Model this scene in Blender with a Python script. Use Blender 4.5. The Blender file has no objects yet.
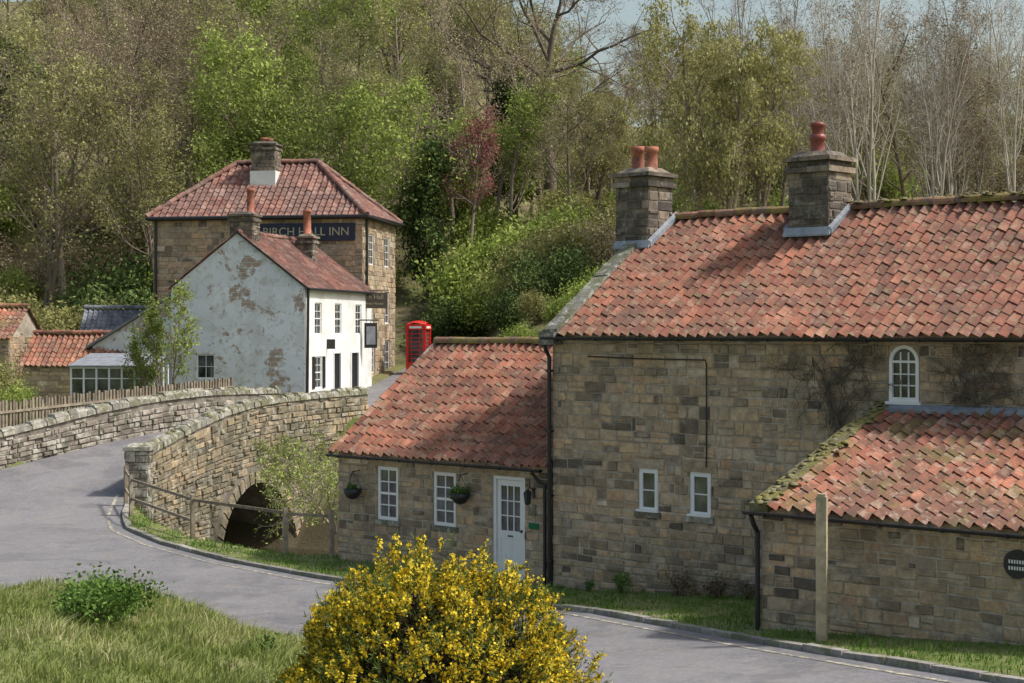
import bpy, math, random
import numpy as np
from mathutils import Vector, Matrix
random.seed(7); np.random.seed(7)
scene=bpy.context.scene
COL=scene.collection

# ---------------------------------------------------------------- helpers
def link(o,parent=None):
    COL.objects.link(o)
    if parent: o.parent=parent
    return o
def empty(name,loc=(0,0,0),rz=0,parent=None):
    e=bpy.data.objects.new(name,None); e.location=loc; e.rotation_euler=(0,0,rz); e.empty_display_size=.3
    return link(e,parent)
class MB:
    def __init__(s): s.v=[];s.f=[];s.m=[];s.r=[]
    def quad(s,a,b,c,d,m=0,r=None):
        n=len(s.v); s.v+=[tuple(a),tuple(b),tuple(c),tuple(d)]; s.f.append((n,n+1,n+2,n+3)); s.m.append(m); s.r.append(random.random() if r is None else r)
    def tri(s,a,b,c,m=0,r=None):
        n=len(s.v); s.v+=[tuple(a),tuple(b),tuple(c)]; s.f.append((n,n+1,n+2)); s.m.append(m); s.r.append(random.random() if r is None else r)
    def poly(s,pts,m=0,r=None):
        n=len(s.v); s.v+=[tuple(p) for p in pts]; s.f.append(tuple(range(n,n+len(pts)))); s.m.append(m); s.r.append(random.random() if r is None else r)
    def hexa(s,c,m=0,r=None):
        r=random.random() if r is None else r
        n=len(s.v); s.v+=[tuple(p) for p in c]
        for q in ((0,3,2,1),(4,5,6,7),(0,1,5,4),(1,2,6,5),(2,3,7,6),(3,0,4,7)):
            s.f.append(tuple(n+i for i in q)); s.m.append(m); s.r.append(r)
    def box(s,x0,x1,y0,y1,z0,z1,m=0,r=None):
        s.hexa([(x0,y0,z0),(x1,y0,z0),(x1,y1,z0),(x0,y1,z0),(x0,y0,z1),(x1,y0,z1),(x1,y1,z1),(x0,y1,z1)],m,r)
    def mbox(s,mp,u0,u1,z0,z1,d0,d1,m=0,r=None):
        s.hexa([mp(u0,z0,d0),mp(u1,z0,d0),mp(u1,z0,d1),mp(u0,z0,d1),mp(u0,z1,d0),mp(u1,z1,d0),mp(u1,z1,d1),mp(u0,z1,d1)],m,r)
    def tube(s,pts,r0,r1=None,n=6,m=0,r=None,cap=True):
        r1=r0 if r1 is None else r1
        rr=random.random() if r is None else r
        pts=[Vector(p) for p in pts]; base=len(s.v); k=len(pts)
        ref=None
        for i,p in enumerate(pts):
            t=(pts[min(i+1,k-1)]-pts[max(i-1,0)])
            if t.length<1e-6: t=Vector((0,0,1))
            t.normalize()
            if ref is None: ref=Vector((1,0,0)) if abs(t.x)<.8 else Vector((0,1,0))
            a=t.cross(ref)
            if a.length<1e-4: a=t.cross(Vector((0,1,.3)))
            a.normalize(); b=t.cross(a)
            rad=r0+(r1-r0)*i/max(1,k-1)
            for j in range(n):
                an=2*math.pi*j/n; q=p+a*math.cos(an)*rad+b*math.sin(an)*rad
                s.v.append((q.x,q.y,q.z))
        for i in range(k-1):
            for j in range(n):
                j2=(j+1)%n
                s.f.append((base+i*n+j,base+i*n+j2,base+(i+1)*n+j2,base+(i+1)*n+j)); s.m.append(m); s.r.append(rr)
        if cap and n>3:
            s.f.append(tuple(base+j for j in range(n))); s.m.append(m); s.r.append(rr)
            s.f.append(tuple(base+(k-1)*n+j for j in reversed(range(n)))); s.m.append(m); s.r.append(rr)
    def lathe(s,cx,cy,prof,n=16,m=0,r=None):
        rr=random.random() if r is None else r
        base=len(s.v)
        for (rad,z) in prof:
            for j in range(n):
                a=2*math.pi*j/n; s.v.append((cx+rad*math.cos(a),cy+rad*math.sin(a),z))
        for i in range(len(prof)-1):
            for j in range(n):
                j2=(j+1)%n; s.f.append((base+i*n+j,base+i*n+j2,base+(i+1)*n+j2,base+(i+1)*n+j)); s.m.append(m); s.r.append(rr)
    def obj(s,name,mats,parent=None,smooth=False,loc=None):
        me=bpy.data.meshes.new(name); me.from_pydata(s.v,[],s.f)
        for m in mats: me.materials.append(m)
        me.polygons.foreach_set('material_index',s.m)
        a=me.attributes.new('rnd','FLOAT','FACE'); a.data.foreach_set('value',s.r)
        if smooth: me.polygons.foreach_set('use_smooth',[True]*len(s.f))
        me.update()
        o=bpy.data.objects.new(name,me)
        if loc: o.location=loc
        return link(o,parent)
def np_mesh(name,V,F,mats,rnd=None,mi=None,smooth=False):
    k=F.shape[1]
    me=bpy.data.meshes.new(name)
    me.vertices.add(len(V)); me.vertices.foreach_set('co',V.astype(np.float32).ravel())
    me.loops.add(F.size); me.loops.foreach_set('vertex_index',F.astype(np.int32).ravel())
    me.polygons.add(len(F)); me.polygons.foreach_set('loop_start',np.arange(0,F.size,k,dtype=np.int32))
    try: me.polygons.foreach_set('loop_total',np.full(len(F),k,dtype=np.int32))
    except Exception: pass
    for m in mats: me.materials.append(m)
    if mi is not None: me.polygons.foreach_set('material_index',mi.astype(np.int32))
    if rnd is not None:
        a=me.attributes.new('rnd','FLOAT','FACE'); a.data.foreach_set('value',rnd.astype(np.float32))
    if smooth: me.polygons.foreach_set('use_smooth',np.ones(len(F),dtype=bool))
    me.update(calc_edges=True); me.validate()
    return me
def ss(t): 
    t=np.clip(t,0,1); return t*t*(3-2*t)

# ---------------------------------------------------------------- materials
def mk(name):
    m=bpy.data.materials.new(name); m.use_nodes=True; nt=m.node_tree; nt.nodes.clear(); return m,nt
def node(nt,t,**kw):
    n=nt.nodes.new(t)
    for k,v in kw.items(): setattr(n,k,v)
    return n
def ramp(nt,stops,interp='LINEAR'):
    r=node(nt,'ShaderNodeValToRGB'); r.color_ramp.interpolation=interp; e=r.color_ramp.elements
    while len(e)<len(stops): e.new(.5)
    for i,(p,c) in enumerate(stops): e[i].position=p; e[i].color=(c[0],c[1],c[2],1)
    return r
def noise(nt,coord,scale,detail=4,rough=.6,dist=0):
    n=node(nt,'ShaderNodeTexNoise'); n.inputs['Scale'].default_value=scale; n.inputs['Detail'].default_value=detail
    n.inputs['Roughness'].default_value=rough; n.inputs['Distortion'].default_value=dist
    nt.links.new(coord,n.inputs['Vector']); return n.outputs['Fac']
def maprange(nt,v,a,b,c,d):
    n=node(nt,'ShaderNodeMapRange')
    for i,x in enumerate((a,b,c,d)): n.inputs[i+1].default_value=x
    nt.links.new(v,n.inputs[0]); return n.outputs[0]
def mixc(nt,f,a,b,mode='MIX'):
    n=node(nt,'ShaderNodeMix',data_type='RGBA',blend_type=mode)
    for i,x in ((0,f),(6,a),(7,b)):
        if isinstance(x,bpy.types.NodeSocket): nt.links.new(x,n.inputs[i])
        elif i==0: n.inputs[0].default_value=x
        else: n.inputs[i].default_value=(x[0],x[1],x[2],1)
    return n.outputs[2]
def grey(nt,f):
    cb=node(nt,'ShaderNodeCombineColor')
    for i in range(3): nt.links.new(f,cb.inputs[i])
    return cb.outputs[0]
def surf(name,stops,nscale=3,namt=.5,rough=.85,bump=.3,bscale=30,layers=(),metal=0,useattr=True,spec=.3,fine=0,peel=None):
    m,nt=mk(name); tc=node(nt,'ShaderNodeTexCoord').outputs['Object']
    if useattr:
        at=node(nt,'ShaderNodeAttribute',attribute_name='rnd').outputs['Fac']
    else: at=noise(nt,tc,nscale*.3,5)
    r=ramp(nt,stops); nt.links.new(at,r.inputs[0]); c=r.outputs[0]
    f=maprange(nt,noise(nt,tc,nscale,4,.65),.3,.7,1-namt,1+namt)
    c=mixc(nt,1.0,c,grey(nt,f),'MULTIPLY')
    if fine:
        f=maprange(nt,noise(nt,tc,28,3,.7),.3,.7,1-fine,1+fine); c=mixc(nt,1.0,c,grey(nt,f),'MULTIPLY')
    for (sc,lo,hi,colr,st) in layers:
        fm=maprange(nt,noise(nt,tc,sc,6,.7,.4),lo-.04,hi-.05,0,st)
        c=mixc(nt,fm,c,colr)
    if peel:
        bt=node(nt,'ShaderNodeTexBrick'); mp_=node(nt,'ShaderNodeMapping'); mp_.inputs['Rotation'].default_value=(math.pi/2,0,0)
        nt.links.new(tc,mp_.inputs[0]); nt.links.new(mp_.outputs[0],bt.inputs['Vector']); bt.inputs['Scale'].default_value=1
        bt.inputs['Brick Width'].default_value=.42; bt.inputs['Row Height'].default_value=.2; bt.inputs['Mortar Size'].default_value=.02
        bt.inputs['Color1'].default_value=(.38,.24,.15,1); bt.inputs['Color2'].default_value=(.26,.18,.12,1); bt.inputs['Mortar'].default_value=(.42,.38,.32,1)
        for (sc,lo,hi,st) in peel:
            fm=maprange(nt,noise(nt,tc,sc,9,.72,.3),lo,hi,0,st); c=mixc(nt,fm,c,bt.outputs['Color'])
    p=node(nt,'ShaderNodeBsdfPrincipled'); nt.links.new(c,p.inputs['Base Color'])
    p.inputs['Roughness'].default_value=rough; p.inputs['Metallic'].default_value=metal
    p.inputs['Specular IOR Level'].default_value=spec
    if bump>0:
        b=node(nt,'ShaderNodeBump'); b.inputs['Strength'].default_value=bump; b.inputs['Distance'].default_value=.02
        nt.links.new(noise(nt,tc,bscale,4,.7),b.inputs['Height']); nt.links.new(b.outputs[0],p.inputs['Normal'])
    o=node(nt,'ShaderNodeOutputMaterial'); nt.links.new(p.outputs[0],o.inputs[0])
    return m
def leafmat(name,stops,nscale=.5,trans=.3,objvar=.25):
    m,nt=mk(name)
    at=node(nt,'ShaderNodeAttribute',attribute_name='rnd').outputs['Fac']
    r=ramp(nt,stops); nt.links.new(at,r.inputs[0]); c=r.outputs[0]
    if objvar:
        oi=node(nt,'ShaderNodeObjectInfo').outputs['Random']
        c=mixc(nt,1.0,c,grey(nt,maprange(nt,oi,0,1,1-objvar,1+objvar)),'MULTIPLY')
    d=node(nt,'ShaderNodeBsdfDiffuse'); nt.links.new(c,d.inputs[0]); o=node(nt,'ShaderNodeOutputMaterial')
    if trans:
        t=node(nt,'ShaderNodeBsdfTranslucent'); x=node(nt,'ShaderNodeMixShader'); x.inputs[0].default_value=trans
        nt.links.new(c,t.inputs[0]); nt.links.new(d.outputs[0],x.inputs[1]); nt.links.new(t.outputs[0],x.inputs[2]); nt.links.new(x.outputs[0],o.inputs[0])
    else: nt.links.new(d.outputs[0],o.inputs[0])
    return m

M_stone=surf('sandstone',[(0,(.11,.09,.07)),(.1,(.21,.16,.11)),(.28,(.35,.265,.175)),(.5,(.47,.345,.21)),(.65,(.42,.335,.24)),(.8,(.55,.385,.22)),(.92,(.45,.285,.175)),(1,(.60,.51,.38))],nscale=6,namt=.28,bump=.8,bscale=22,fine=.18,
   layers=[(.5,.52,.68,(.17,.145,.11),.5),(1.8,.56,.7,(.60,.53,.42),.45),(5,.58,.69,(.16,.13,.10),.4)])
M_stone_lit=surf('sandstone_sunlit',[(0,(.17,.13,.09)),(.2,(.27,.2,.13)),(.5,(.39,.29,.18)),(.75,(.45,.36,.24)),(1,(.54,.46,.34))],nscale=4,namt=.3,bump=.6,bscale=20,fine=.15,  # sandstone copy for the inn's sunlit side; lighting split put into the colour
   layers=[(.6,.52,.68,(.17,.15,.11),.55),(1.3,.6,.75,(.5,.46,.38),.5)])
M_stone_br=surf('bridge_stone',[(0,(.10,.085,.065)),(.25,(.22,.175,.12)),(.5,(.33,.26,.17)),(.75,(.42,.31,.18)),(1,(.45,.385,.29))],nscale=3,namt=.4,bump=.9,bscale=15,fine=.2,
   layers=[(.45,.46,.6,(.13,.125,.08),.7),(1.4,.53,.64,(.10,.095,.07),.6),(2.6,.56,.68,(.5,.47,.4),.5)])
M_stone_par=surf('weathered_stone',[(0,(.15,.125,.105)),(.5,(.27,.23,.19)),(1,(.42,.37,.31))],nscale=4,namt=.4,bump=.9,bscale=18,fine=.2,
   layers=[(1.0,.5,.64,(.09,.095,.06),.75),(2,.56,.66,(.58,.55,.48),.65)])
M_dkstone=surf('sooty_stone',[(0,(.07,.06,.05)),(.5,(.16,.13,.10)),(1,(.31,.245,.175))],nscale=4,namt=.4,bump=.8,bscale=16,fine=.2,layers=[(1.5,.5,.64,(.055,.048,.042),.7),(3,.57,.68,(.38,.36,.3),.5)])
M_mortar=surf('lime_mortar',[(0,(.36,.31,.24)),(1,(.46,.4,.32))],nscale=3,namt=.3,bump=.4,fine=.1,layers=[(.8,.5,.68,(.2,.175,.135),.6)])
M_mortar_dk=surf('old_mortar',[(0,(.17,.15,.12)),(1,(.25,.22,.18))],nscale=3,namt=.3,bump=.4,fine=.1,layers=[(.8,.5,.7,(.09,.08,.065),.6)])
M_coping=surf('coping_stone',[(0,(.18,.17,.145)),(.6,(.29,.27,.225)),(1,(.4,.375,.315))],nscale=3,namt=.35,bump=.9,bscale=14,fine=.2,layers=[(1.5,.48,.6,(.13,.13,.055),.75),(3,.54,.64,(.09,.085,.07),.6),(5,.57,.66,(.55,.54,.47),.6)])
M_mossy=surf('mossy_stone',[(0,(.16,.15,.08)),(1,(.30,.27,.16))],nscale=4,namt=.4,bump=1,bscale=12,fine=.25,layers=[(2.4,.46,.56,(.19,.17,.04),.85),(4,.52,.6,(.09,.075,.045),.6)])
tile_st=[(0,(.13,.055,.04)),(.12,(.21,.078,.05)),(.45,(.32,.115,.07)),(.75,(.39,.15,.09)),(.93,(.47,.22,.14)),(1,(.36,.23,.17))]
M_tile=surf('clay_pantile',tile_st,nscale=2.2,namt=.28,rough=.85,bump=.4,bscale=18,fine=.18,layers=[(.45,.46,.6,(.15,.07,.055),.6),(1.6,.53,.64,(.115,.075,.06),.6),(4,.57,.68,(.44,.31,.23),.45),(8,.56,.64,(.19,.17,.08),.5)])
M_tile_m=surf('mossy_pantile',tile_st,nscale=2.2,namt=.3,rough=.9,bump=.45,bscale=15,fine=.2,layers=[(.7,.45,.6,(.14,.08,.06),.75),(1.6,.54,.65,(.16,.14,.05),.65),(3,.55,.65,(.095,.068,.05),.6),(5,.57,.67,(.42,.34,.26),.5)])
M_tile_d=surf('dark_pantile',[(0,(.14,.07,.06)),(.5,(.24,.11,.082)),(1,(.33,.165,.125))],nscale=2,namt=.3,bump=.3,fine=.15,layers=[(.6,.46,.6,(.14,.09,.078),.65),(2,.55,.65,(.34,.25,.2),.45)])
M_ridge=surf('ridge_tile',[(0,(.2,.1,.07)),(1,(.33,.17,.115))],nscale=3,namt=.4,bump=.8,bscale=14,fine=.2,layers=[(1.2,.48,.56,(.26,.21,.06),.85),(3,.54,.64,(.11,.095,.075),.7)])
M_slate=surf('slate',[(0,(.13,.14,.155)),(1,(.24,.25,.27))],nscale=3,namt=.3,bump=.3)
M_whitewash=surf('peeling_whitewash',[(0,(.66,.68,.71)),(1,(.76,.78,.80))],nscale=1.2,namt=.07,bump=.6,bscale=10,fine=.04,
   layers=[(.7,.52,.64,(.55,.55,.53),.5),(2.4,.56,.64,(.46,.44,.40),.55)],peel=[(.55,.56,.58,.85),(1.6,.595,.62,.75),(4,.63,.65,.7)])
M_white=surf('white_paint',[(0,(.75,.75,.73)),(1,(.8,.8,.79))],nscale=2,namt=.04,rough=.5,bump=.05,spec=.4)
M_whitewall=surf('white_masonry_paint',[(0,(.72,.72,.70)),(1,(.8,.8,.77))],nscale=1.5,namt=.07,rough=.8,bump=.5,bscale=9,layers=[(.8,.54,.66,(.55,.52,.46),.5)])
M_black=surf('black_paint',[(0,(.014,.014,.015)),(1,(.022,.022,.024))],nscale=4,namt=.2,rough=.45,bump=.05,spec=.5)
M_red=surf('red_gloss_paint',[(0,(.55,.02,.012)),(1,(.62,.025,.015))],nscale=3,namt=.1,rough=.35,bump=.03,spec=.5)
M_pot=surf('terracotta',[(0,(.33,.12,.08)),(1,(.42,.165,.105))],nscale=4,namt=.3,bump=.2,layers=[(2,.55,.66,(.12,.07,.055),.7)])
M_potd=surf('dark_glazed_clay',[(0,(.17,.05,.04)),(1,(.24,.07,.055))],nscale=4,namt=.3,rough=.4,bump=.1)
M_lead=surf('lead_flashing',[(0,(.19,.21,.235)),(1,(.27,.295,.33))],nscale=5,namt=.3,rough=.6,bump=.3,bscale=8,layers=[(3,.55,.65,(.4,.41,.41),.5)])
M_wood=surf('weathered_timber',[(0,(.18,.145,.105)),(1,(.32,.27,.2))],nscale=5,namt=.35,bump=.5,bscale=40)
M_post=surf('sawn_timber',[(0,(.38,.32,.21)),(1,(.44,.37,.25))],nscale=5,namt=.3,bump=.4,bscale=30,layers=[(3,.52,.66,(.25,.23,.15),.7)])
M_navy=surf('navy_sign_paint',[(0,(.025,.03,.055)),(1,(.028,.034,.06))],nscale=2,namt=.2,rough=.5,bump=0)
M_gold=surf('gold_lettering',[(0,(.42,.38,.26)),(1,(.42,.38,.26))],nscale=2,namt=.1,rough=.5,bump=0)
M_green=surf('green_sign',[(0,(.02,.14,.06)),(1,(.02,.14,.06))],nscale=2,namt=.1,bump=0)
M_bark=leafmat('bark',[(0,(.2,.16,.125)),(1,(.33,.275,.215))],trans=0,objvar=.2)  # lightened so the colour stands in for haze over the distant woods
M_barkpale=leafmat('hazed_pale_bark',[(0,(.31,.275,.23)),(1,(.47,.42,.36))],trans=0,objvar=.2)  # pale stems, lightened further to carry the background haze in the colour
M_barkdk=leafmat('dark_bark',[(0,(.11,.09,.07)),(1,(.18,.15,.12))],trans=0,objvar=.2)
L_fresh=leafmat('fresh_leaves',[(0,(.15,.205,.045)),(.5,(.28,.35,.08)),(1,(.4,.45,.14))])
L_olive=leafmat('olive_leaves',[(0,(.19,.19,.07)),(.5,(.32,.315,.12)),(1,(.44,.42,.19))])
L_willow=leafmat('willow_leaves',[(0,(.26,.25,.09)),(.5,(.39,.375,.14)),(1,(.5,.47,.22))])
L_dark=leafmat('evergreen_leaves',[(0,(.045,.07,.025)),(.6,(.10,.145,.048)),(1,(.18,.225,.075))],trans=.15)
L_bud=leafmat('brown_buds',[(0,(.24,.18,.12)),(.6,(.36,.285,.19)),(1,(.4,.36,.21))],trans=.2)
L_copper=leafmat('copper_leaves',[(0,(.18,.07,.065)),(1,(.34,.15,.13))])
L_shrub=leafmat('shrub_leaves',[(0,(.05,.10,.02)),(.5,(.13,.23,.05)),(1,(.24,.35,.095))],trans=.25)
L_grass=leafmat('grass_blades',[(0,(.13,.17,.045)),(.4,(.24,.29,.08)),(.7,(.35,.37,.14)),(1,(.52,.47,.28))],trans=.3,objvar=0)
L_lawn=leafmat('lawn_blades',[(0,(.08,.155,.03)),(.6,(.145,.25,.05)),(1,(.22,.31,.08))],trans=.3,objvar=0)
L_gorse=leafmat('gorse_spines',[(0,(.035,.05,.015)),(.5,(.10,.14,.04)),(1,(.2,.24,.07))],trans=.15,objvar=0)
L_ginner=leafmat('gorse_dark_interior',[(0,(.06,.045,.03)),(1,(.12,.09,.055))],trans=0,objvar=0)  # brown inner needles; the bush's shaded interior is put into this dark colour
L_yellow=leafmat('gorse_flowers',[(0,(.55,.36,.02)),(.5,(.8,.58,.035)),(1,(.86,.7,.1))],trans=.3,objvar=0)
L_brown=leafmat('dead_stems',[(0,(.13,.09,.06)),(1,(.27,.21,.13))],trans=.1)
def glassmat():
    m,nt=mk('window_glass'); tc=node(nt,'ShaderNodeTexCoord').outputs['Object']
    p=node(nt,'ShaderNodeBsdfPrincipled'); r=ramp(nt,[(.35,(.015,.017,.02)),(.7,(.13,.14,.14))])
    nt.links.new(noise(nt,tc,1.6,3),r.inputs[0]); nt.links.new(r.outputs[0],p.inputs['Base Color'])
    p.inputs['Roughness'].default_value=.06; p.inputs['Specular IOR Level'].default_value=.8
    b=node(nt,'ShaderNodeBump'); b.inputs['Strength'].default_value=.08; nt.links.new(noise(nt,tc,4,2),b.inputs['Height']); nt.links.new(b.outputs[0],p.inputs['Normal'])
    o=node(nt,'ShaderNodeOutputMaterial'); nt.links.new(p.outputs[0],o.inputs[0]); return m
M_glass=glassmat()
def watermat():
    m,nt=mk('stream_water'); tc=node(nt,'ShaderNodeTexCoord').outputs['Object']
    p=node(nt,'ShaderNodeBsdfPrincipled'); p.inputs['Base Color'].default_value=(.03,.028,.018,1); p.inputs['Roughness'].default_value=.08
    b=node(nt,'ShaderNodeBump'); b.inputs['Strength'].default_value=.3; nt.links.new(noise(nt,tc,5,3),b.inputs['Height']); nt.links.new(b.outputs[0],p.inputs['Normal'])
    o=node(nt,'ShaderNodeOutputMaterial'); nt.links.new(p.outputs[0],o.inputs[0]); return m
M_water=watermat()
M_road=surf('asphalt',[(0,(.13,.125,.13)),(.5,(.165,.158,.164)),(1,(.21,.2,.206))],nscale=.9,namt=.14,useattr=False,rough=.92,bump=.5,bscale=50,fine=.12,
   layers=[(.25,.48,.62,(.22,.21,.208),.65),(12,.56,.64,(.28,.27,.26),.5),(.5,.56,.63,(.115,.11,.115),.5),(2.5,.57,.63,(.25,.225,.185),.35)])
M_yline=surf('faded_yellow_line',[(0,(.42,.37,.25)),(1,(.5,.45,.32))],nscale=2,namt=.2,bump=.2,layers=[(5,.47,.57,(.17,.165,.16),.9)])
M_kerb=surf('kerb_stone',[(0,(.2,.19,.17)),(1,(.38,.35,.31))],nscale=3,namt=.3,bump=.7,bscale=14,fine=.2,layers=[(3,.53,.62,(.13,.14,.06),.7)])
def groundmat():
    m,nt=mk('ground_grass'); tc=node(nt,'ShaderNodeTexCoord').outputs['Object']
    n1=noise(nt,tc,1.3,7,.7); r=ramp(nt,[(.3,(.10,.125,.04)),(.47,(.17,.205,.06)),(.56,(.24,.24,.10)),(.66,(.26,.21,.13))]); nt.links.new(n1,r.inputs[0])
    n2=noise(nt,tc,.3,6,.7); r2=ramp(nt,[(.35,(.11,.10,.055)),(.48,(.18,.15,.085)),(.56,(.15,.165,.06)),(.68,(.23,.18,.11))]); nt.links.new(n2,r2.inputs[0])
    sx=node(nt,'ShaderNodeSeparateXYZ'); nt.links.new(tc,sx.inputs[0])
    f=maprange(nt,sx.outputs[1],66,82,0,1); c=mixc(nt,f,r.outputs[0],r2.outputs[0])
    n3=noise(nt,tc,.012,2); r3=ramp(nt,[(.42,(.24,.22,.15)),(.5,(.28,.28,.17)),(.6,(.25,.22,.16))]); nt.links.new(n3,r3.inputs[0])
    f3=maprange(nt,sx.outputs[1],240,300,0,1); f4=maprange(nt,sx.outputs[0],40,70,0,.9)
    mu=node(nt,'ShaderNodeMath',operation='MULTIPLY'); nt.links.new(f3,mu.inputs[0]); nt.links.new(f4,mu.inputs[1]); c=mixc(nt,mu.outputs[0],c,r3.outputs[0])
    f2=maprange(nt,sx.outputs[2],-1.4,-.5,1,0); c=mixc(nt,f2,c,(.09,.075,.045))
    p=node(nt,'ShaderNodeBsdfPrincipled'); nt.links.new(c,p.inputs['Base Color']); p.inputs['Roughness'].default_value=.95; p.inputs['Specular IOR Level'].default_value=.1
    b=node(nt,'ShaderNodeBump'); b.inputs['Strength'].default_value=.7; b.inputs['Distance'].default_value=.08
    nt.links.new(noise(nt,tc,9,6,.75),b.inputs['Height']); nt.links.new(b.outputs[0],p.inputs['Normal'])
    o=node(nt,'ShaderNodeOutputMaterial'); nt.links.new(p.outputs[0],o.inputs[0]); return m
M_ground=groundmat()

# ---------------------------------------------------------------- terrain
PR=np.array([(-10.85,50,1.6),(-10.1,53,2.15),(-9.3,56,2.6),(-8.5,59,2.8),(-7.4,62,2.85),(-5.6,66,2.9)])
PL=np.array([(-19.5,48.3,1.5),(-18,50.5,1.65),(-16,53,2.0),(-13.8,56,2.6),(-12.3,59,2.9),(-11.0,62,3.0),(-9.1,66.6,2.9)])
RE=np.array([(14,4),(9.7,13),(5.8,21),(3.72,25),(1.38,30),(-1.1,33),(-4.02,35.6),(-6.5,38.4),(-8.6,41.5),(-10.1,44.5),(-10.8,47),(-11.2,50),(-10.4,53),(-9.6,56),(-8.8,59),(-7.7,62),(-5.9,66),(-4.6,70),(-3.4,76),(-3.0,84),(-2.8,92)],float)
LE=np.array([(9,1),(5.2,11),(1.3,18.8),(-.7,23),(-3.1,27.8),(-5,29.6),(-9,30.5),(-14,32),(-24,35),(-26,42),(-24,46.5),(-17.6,50.5),(-15.7,53),(-13.5,56),(-12.0,59),(-10.7,62),(-9.0,66),(-7.9,70),(-6.2,76),(-4.9,84),(-5,92)],float)
NE=np.array([(14,-9),(9,1),(5.2,11),(1.3,18.8),(-.7,23),(-3.1,27.8),(-5,29.6),(-9,30.5),(-14,32),(-24,34.5),(-70,38)],float)
def inpoly(x,y,P):
    c=np.zeros(x.shape,bool); n=len(P); j=n-1
    for i in range(n):
        xi,yi=P[i];xj,yj=P[j]
        if yi!=yj:
            c^=((yi>y)!=(yj>y))&(x<(xj-xi)*(y-yi)/(yj-yi)+xi)
        j=i
    return c
def pdist(x,y,P):
    d=np.full(x.shape,1e9)
    for i in range(len(P)-1):
        a=P[i];b=P[i+1];ab=b-a; t=np.clip(((x-a[0])*ab[0]+(y-a[1])*ab[1])/(ab@ab),0,1)
        d=np.minimum(d,np.hypot(x-a[0]-t*ab[0],y-a[1]-t*ab[1]))
    return d
ROADP=np.vstack([RE,LE[::-1]])
BANKP=np.vstack([NE,[(-70,-80),(14,-80)]])
def base(x,y):
    x=np.asarray(x,float);y=np.asarray(y,float)
    s=np.clip((x-.82)*.729-(y-34)*.684,-50,18)
    z=.035*(s+np.sqrt(s*s+1))
    v=np.interp(y,[46,50,53,56,59,62,66,72,80,88,100,160,260,400,900],[0,.45,.95,1.5,1.75,1.8,1.9,2.4,3.2,4,9,32,56,70,70])
    r=np.interp(y,[46,58,70,100,160,260,400,900],[0,2,4.6,10,21,36,52,52])
    m=ss((x+3)/5)
    z=z+v*(1-m)+r*m
    bank=3.42-.09*np.maximum(y,-10)-1.25*ss((x+6.5)/9)
    ins=inpoly(x,y,BANKP); d=np.where(ins,pdist(x,y,NE),0)
    w=ss(d/3.2)
    return z*(1-w)+np.maximum(bank,0)*w
def base1(x,y): return float(base(np.array([x]),np.array([y]))[0])
def ground(x,y):
    z=base(x,y)
    amp=np.clip((y-85)/40,0,1)
    z=z+amp*(.8*np.sin(x*.21+y*.13)+.6*np.sin(x*.37-y*.29))
    ins=inpoly(x,y,BANKP); d=np.where(ins,pdist(x,y,NE),0)
    z=z+np.clip(d/2,0,1)*(.07*np.sin(x*2.1+y*1.3)+.06*np.sin(x*1.2-y*2.6)+.04*np.sin(x*5+y*3.1))
    inr=inpoly(x,y,ROADP); dr=pdist(x,y,RE); dl=pdist(x,y,LE)
    sd=np.minimum(dr,dl)*np.where(inr,-1,1)
    z=z+np.where(sd<0,-.14,-.14+.21*np.clip(sd/.2,0,1))*np.clip((95-y)/5,0,1)
    xp=np.interp(y,[46,50,53,56,59,62,66,67],[-10.4,-10.85,-10.1,-9.3,-8.5,-7.4,-5.6,-5.2])-.15
    Yf=np.interp(x,[-11.5,-11,-7.9,-5.1,-3.9,0,6,20],[52,48.8,42.3,39.2,39.1,43.5,47,47])
    Yc=np.interp(x,[-20,-8.7,-3,4,14,60],[60,57.7,54.5,50.5,48,46])
    cut=np.maximum(-2.7,-(y-Yf)*.6-.1)
    cut=np.maximum(cut,-2.7+(y-Yc-3.2)*.9)
    mk_=(x>xp)&(y>Yf)&(x>-11.1)
    z=np.where(mk_,np.minimum(z,cut),z)
    cut2=-2.7+np.maximum(0,np.abs(y-Yc)-3)*1.6
    z=np.where((x<=xp)&(x>-17),np.minimum(z,cut2),z)
    return z
def g1(x,y): return float(ground(np.array([x]),np.array([y]))[0])
def ar(*segs):
    return np.concatenate([np.arange(a,b,st) for a,b,st in segs])
xs=ar((-700,-100,50),(-100,-30,6),(-30,-13,.8),(-13,9,.2),(9,16,.5),(16,40,3),(40,120,8),(120,701,50))
ys=ar((-80,0,8),(0,12,1),(12,54,.22),(54,72,.5),(72,110,2),(110,300,8),(300,1001,50))
X,Y=np.meshgrid(xs,ys); Z=ground(X.ravel(),Y.ravel())
V=np.stack([X.ravel(),Y.ravel(),Z],1); nx=len(xs); ny=len(ys)
I,J=np.meshgrid(np.arange(nx-1),np.arange(ny-1)); a=(J*nx+I).ravel()
F=np.stack([a,a+1,a+nx+1,a+nx],1)
link(bpy.data.objects.new('ground',np_mesh('ground',V,F,[M_ground],smooth=True)))

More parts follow.
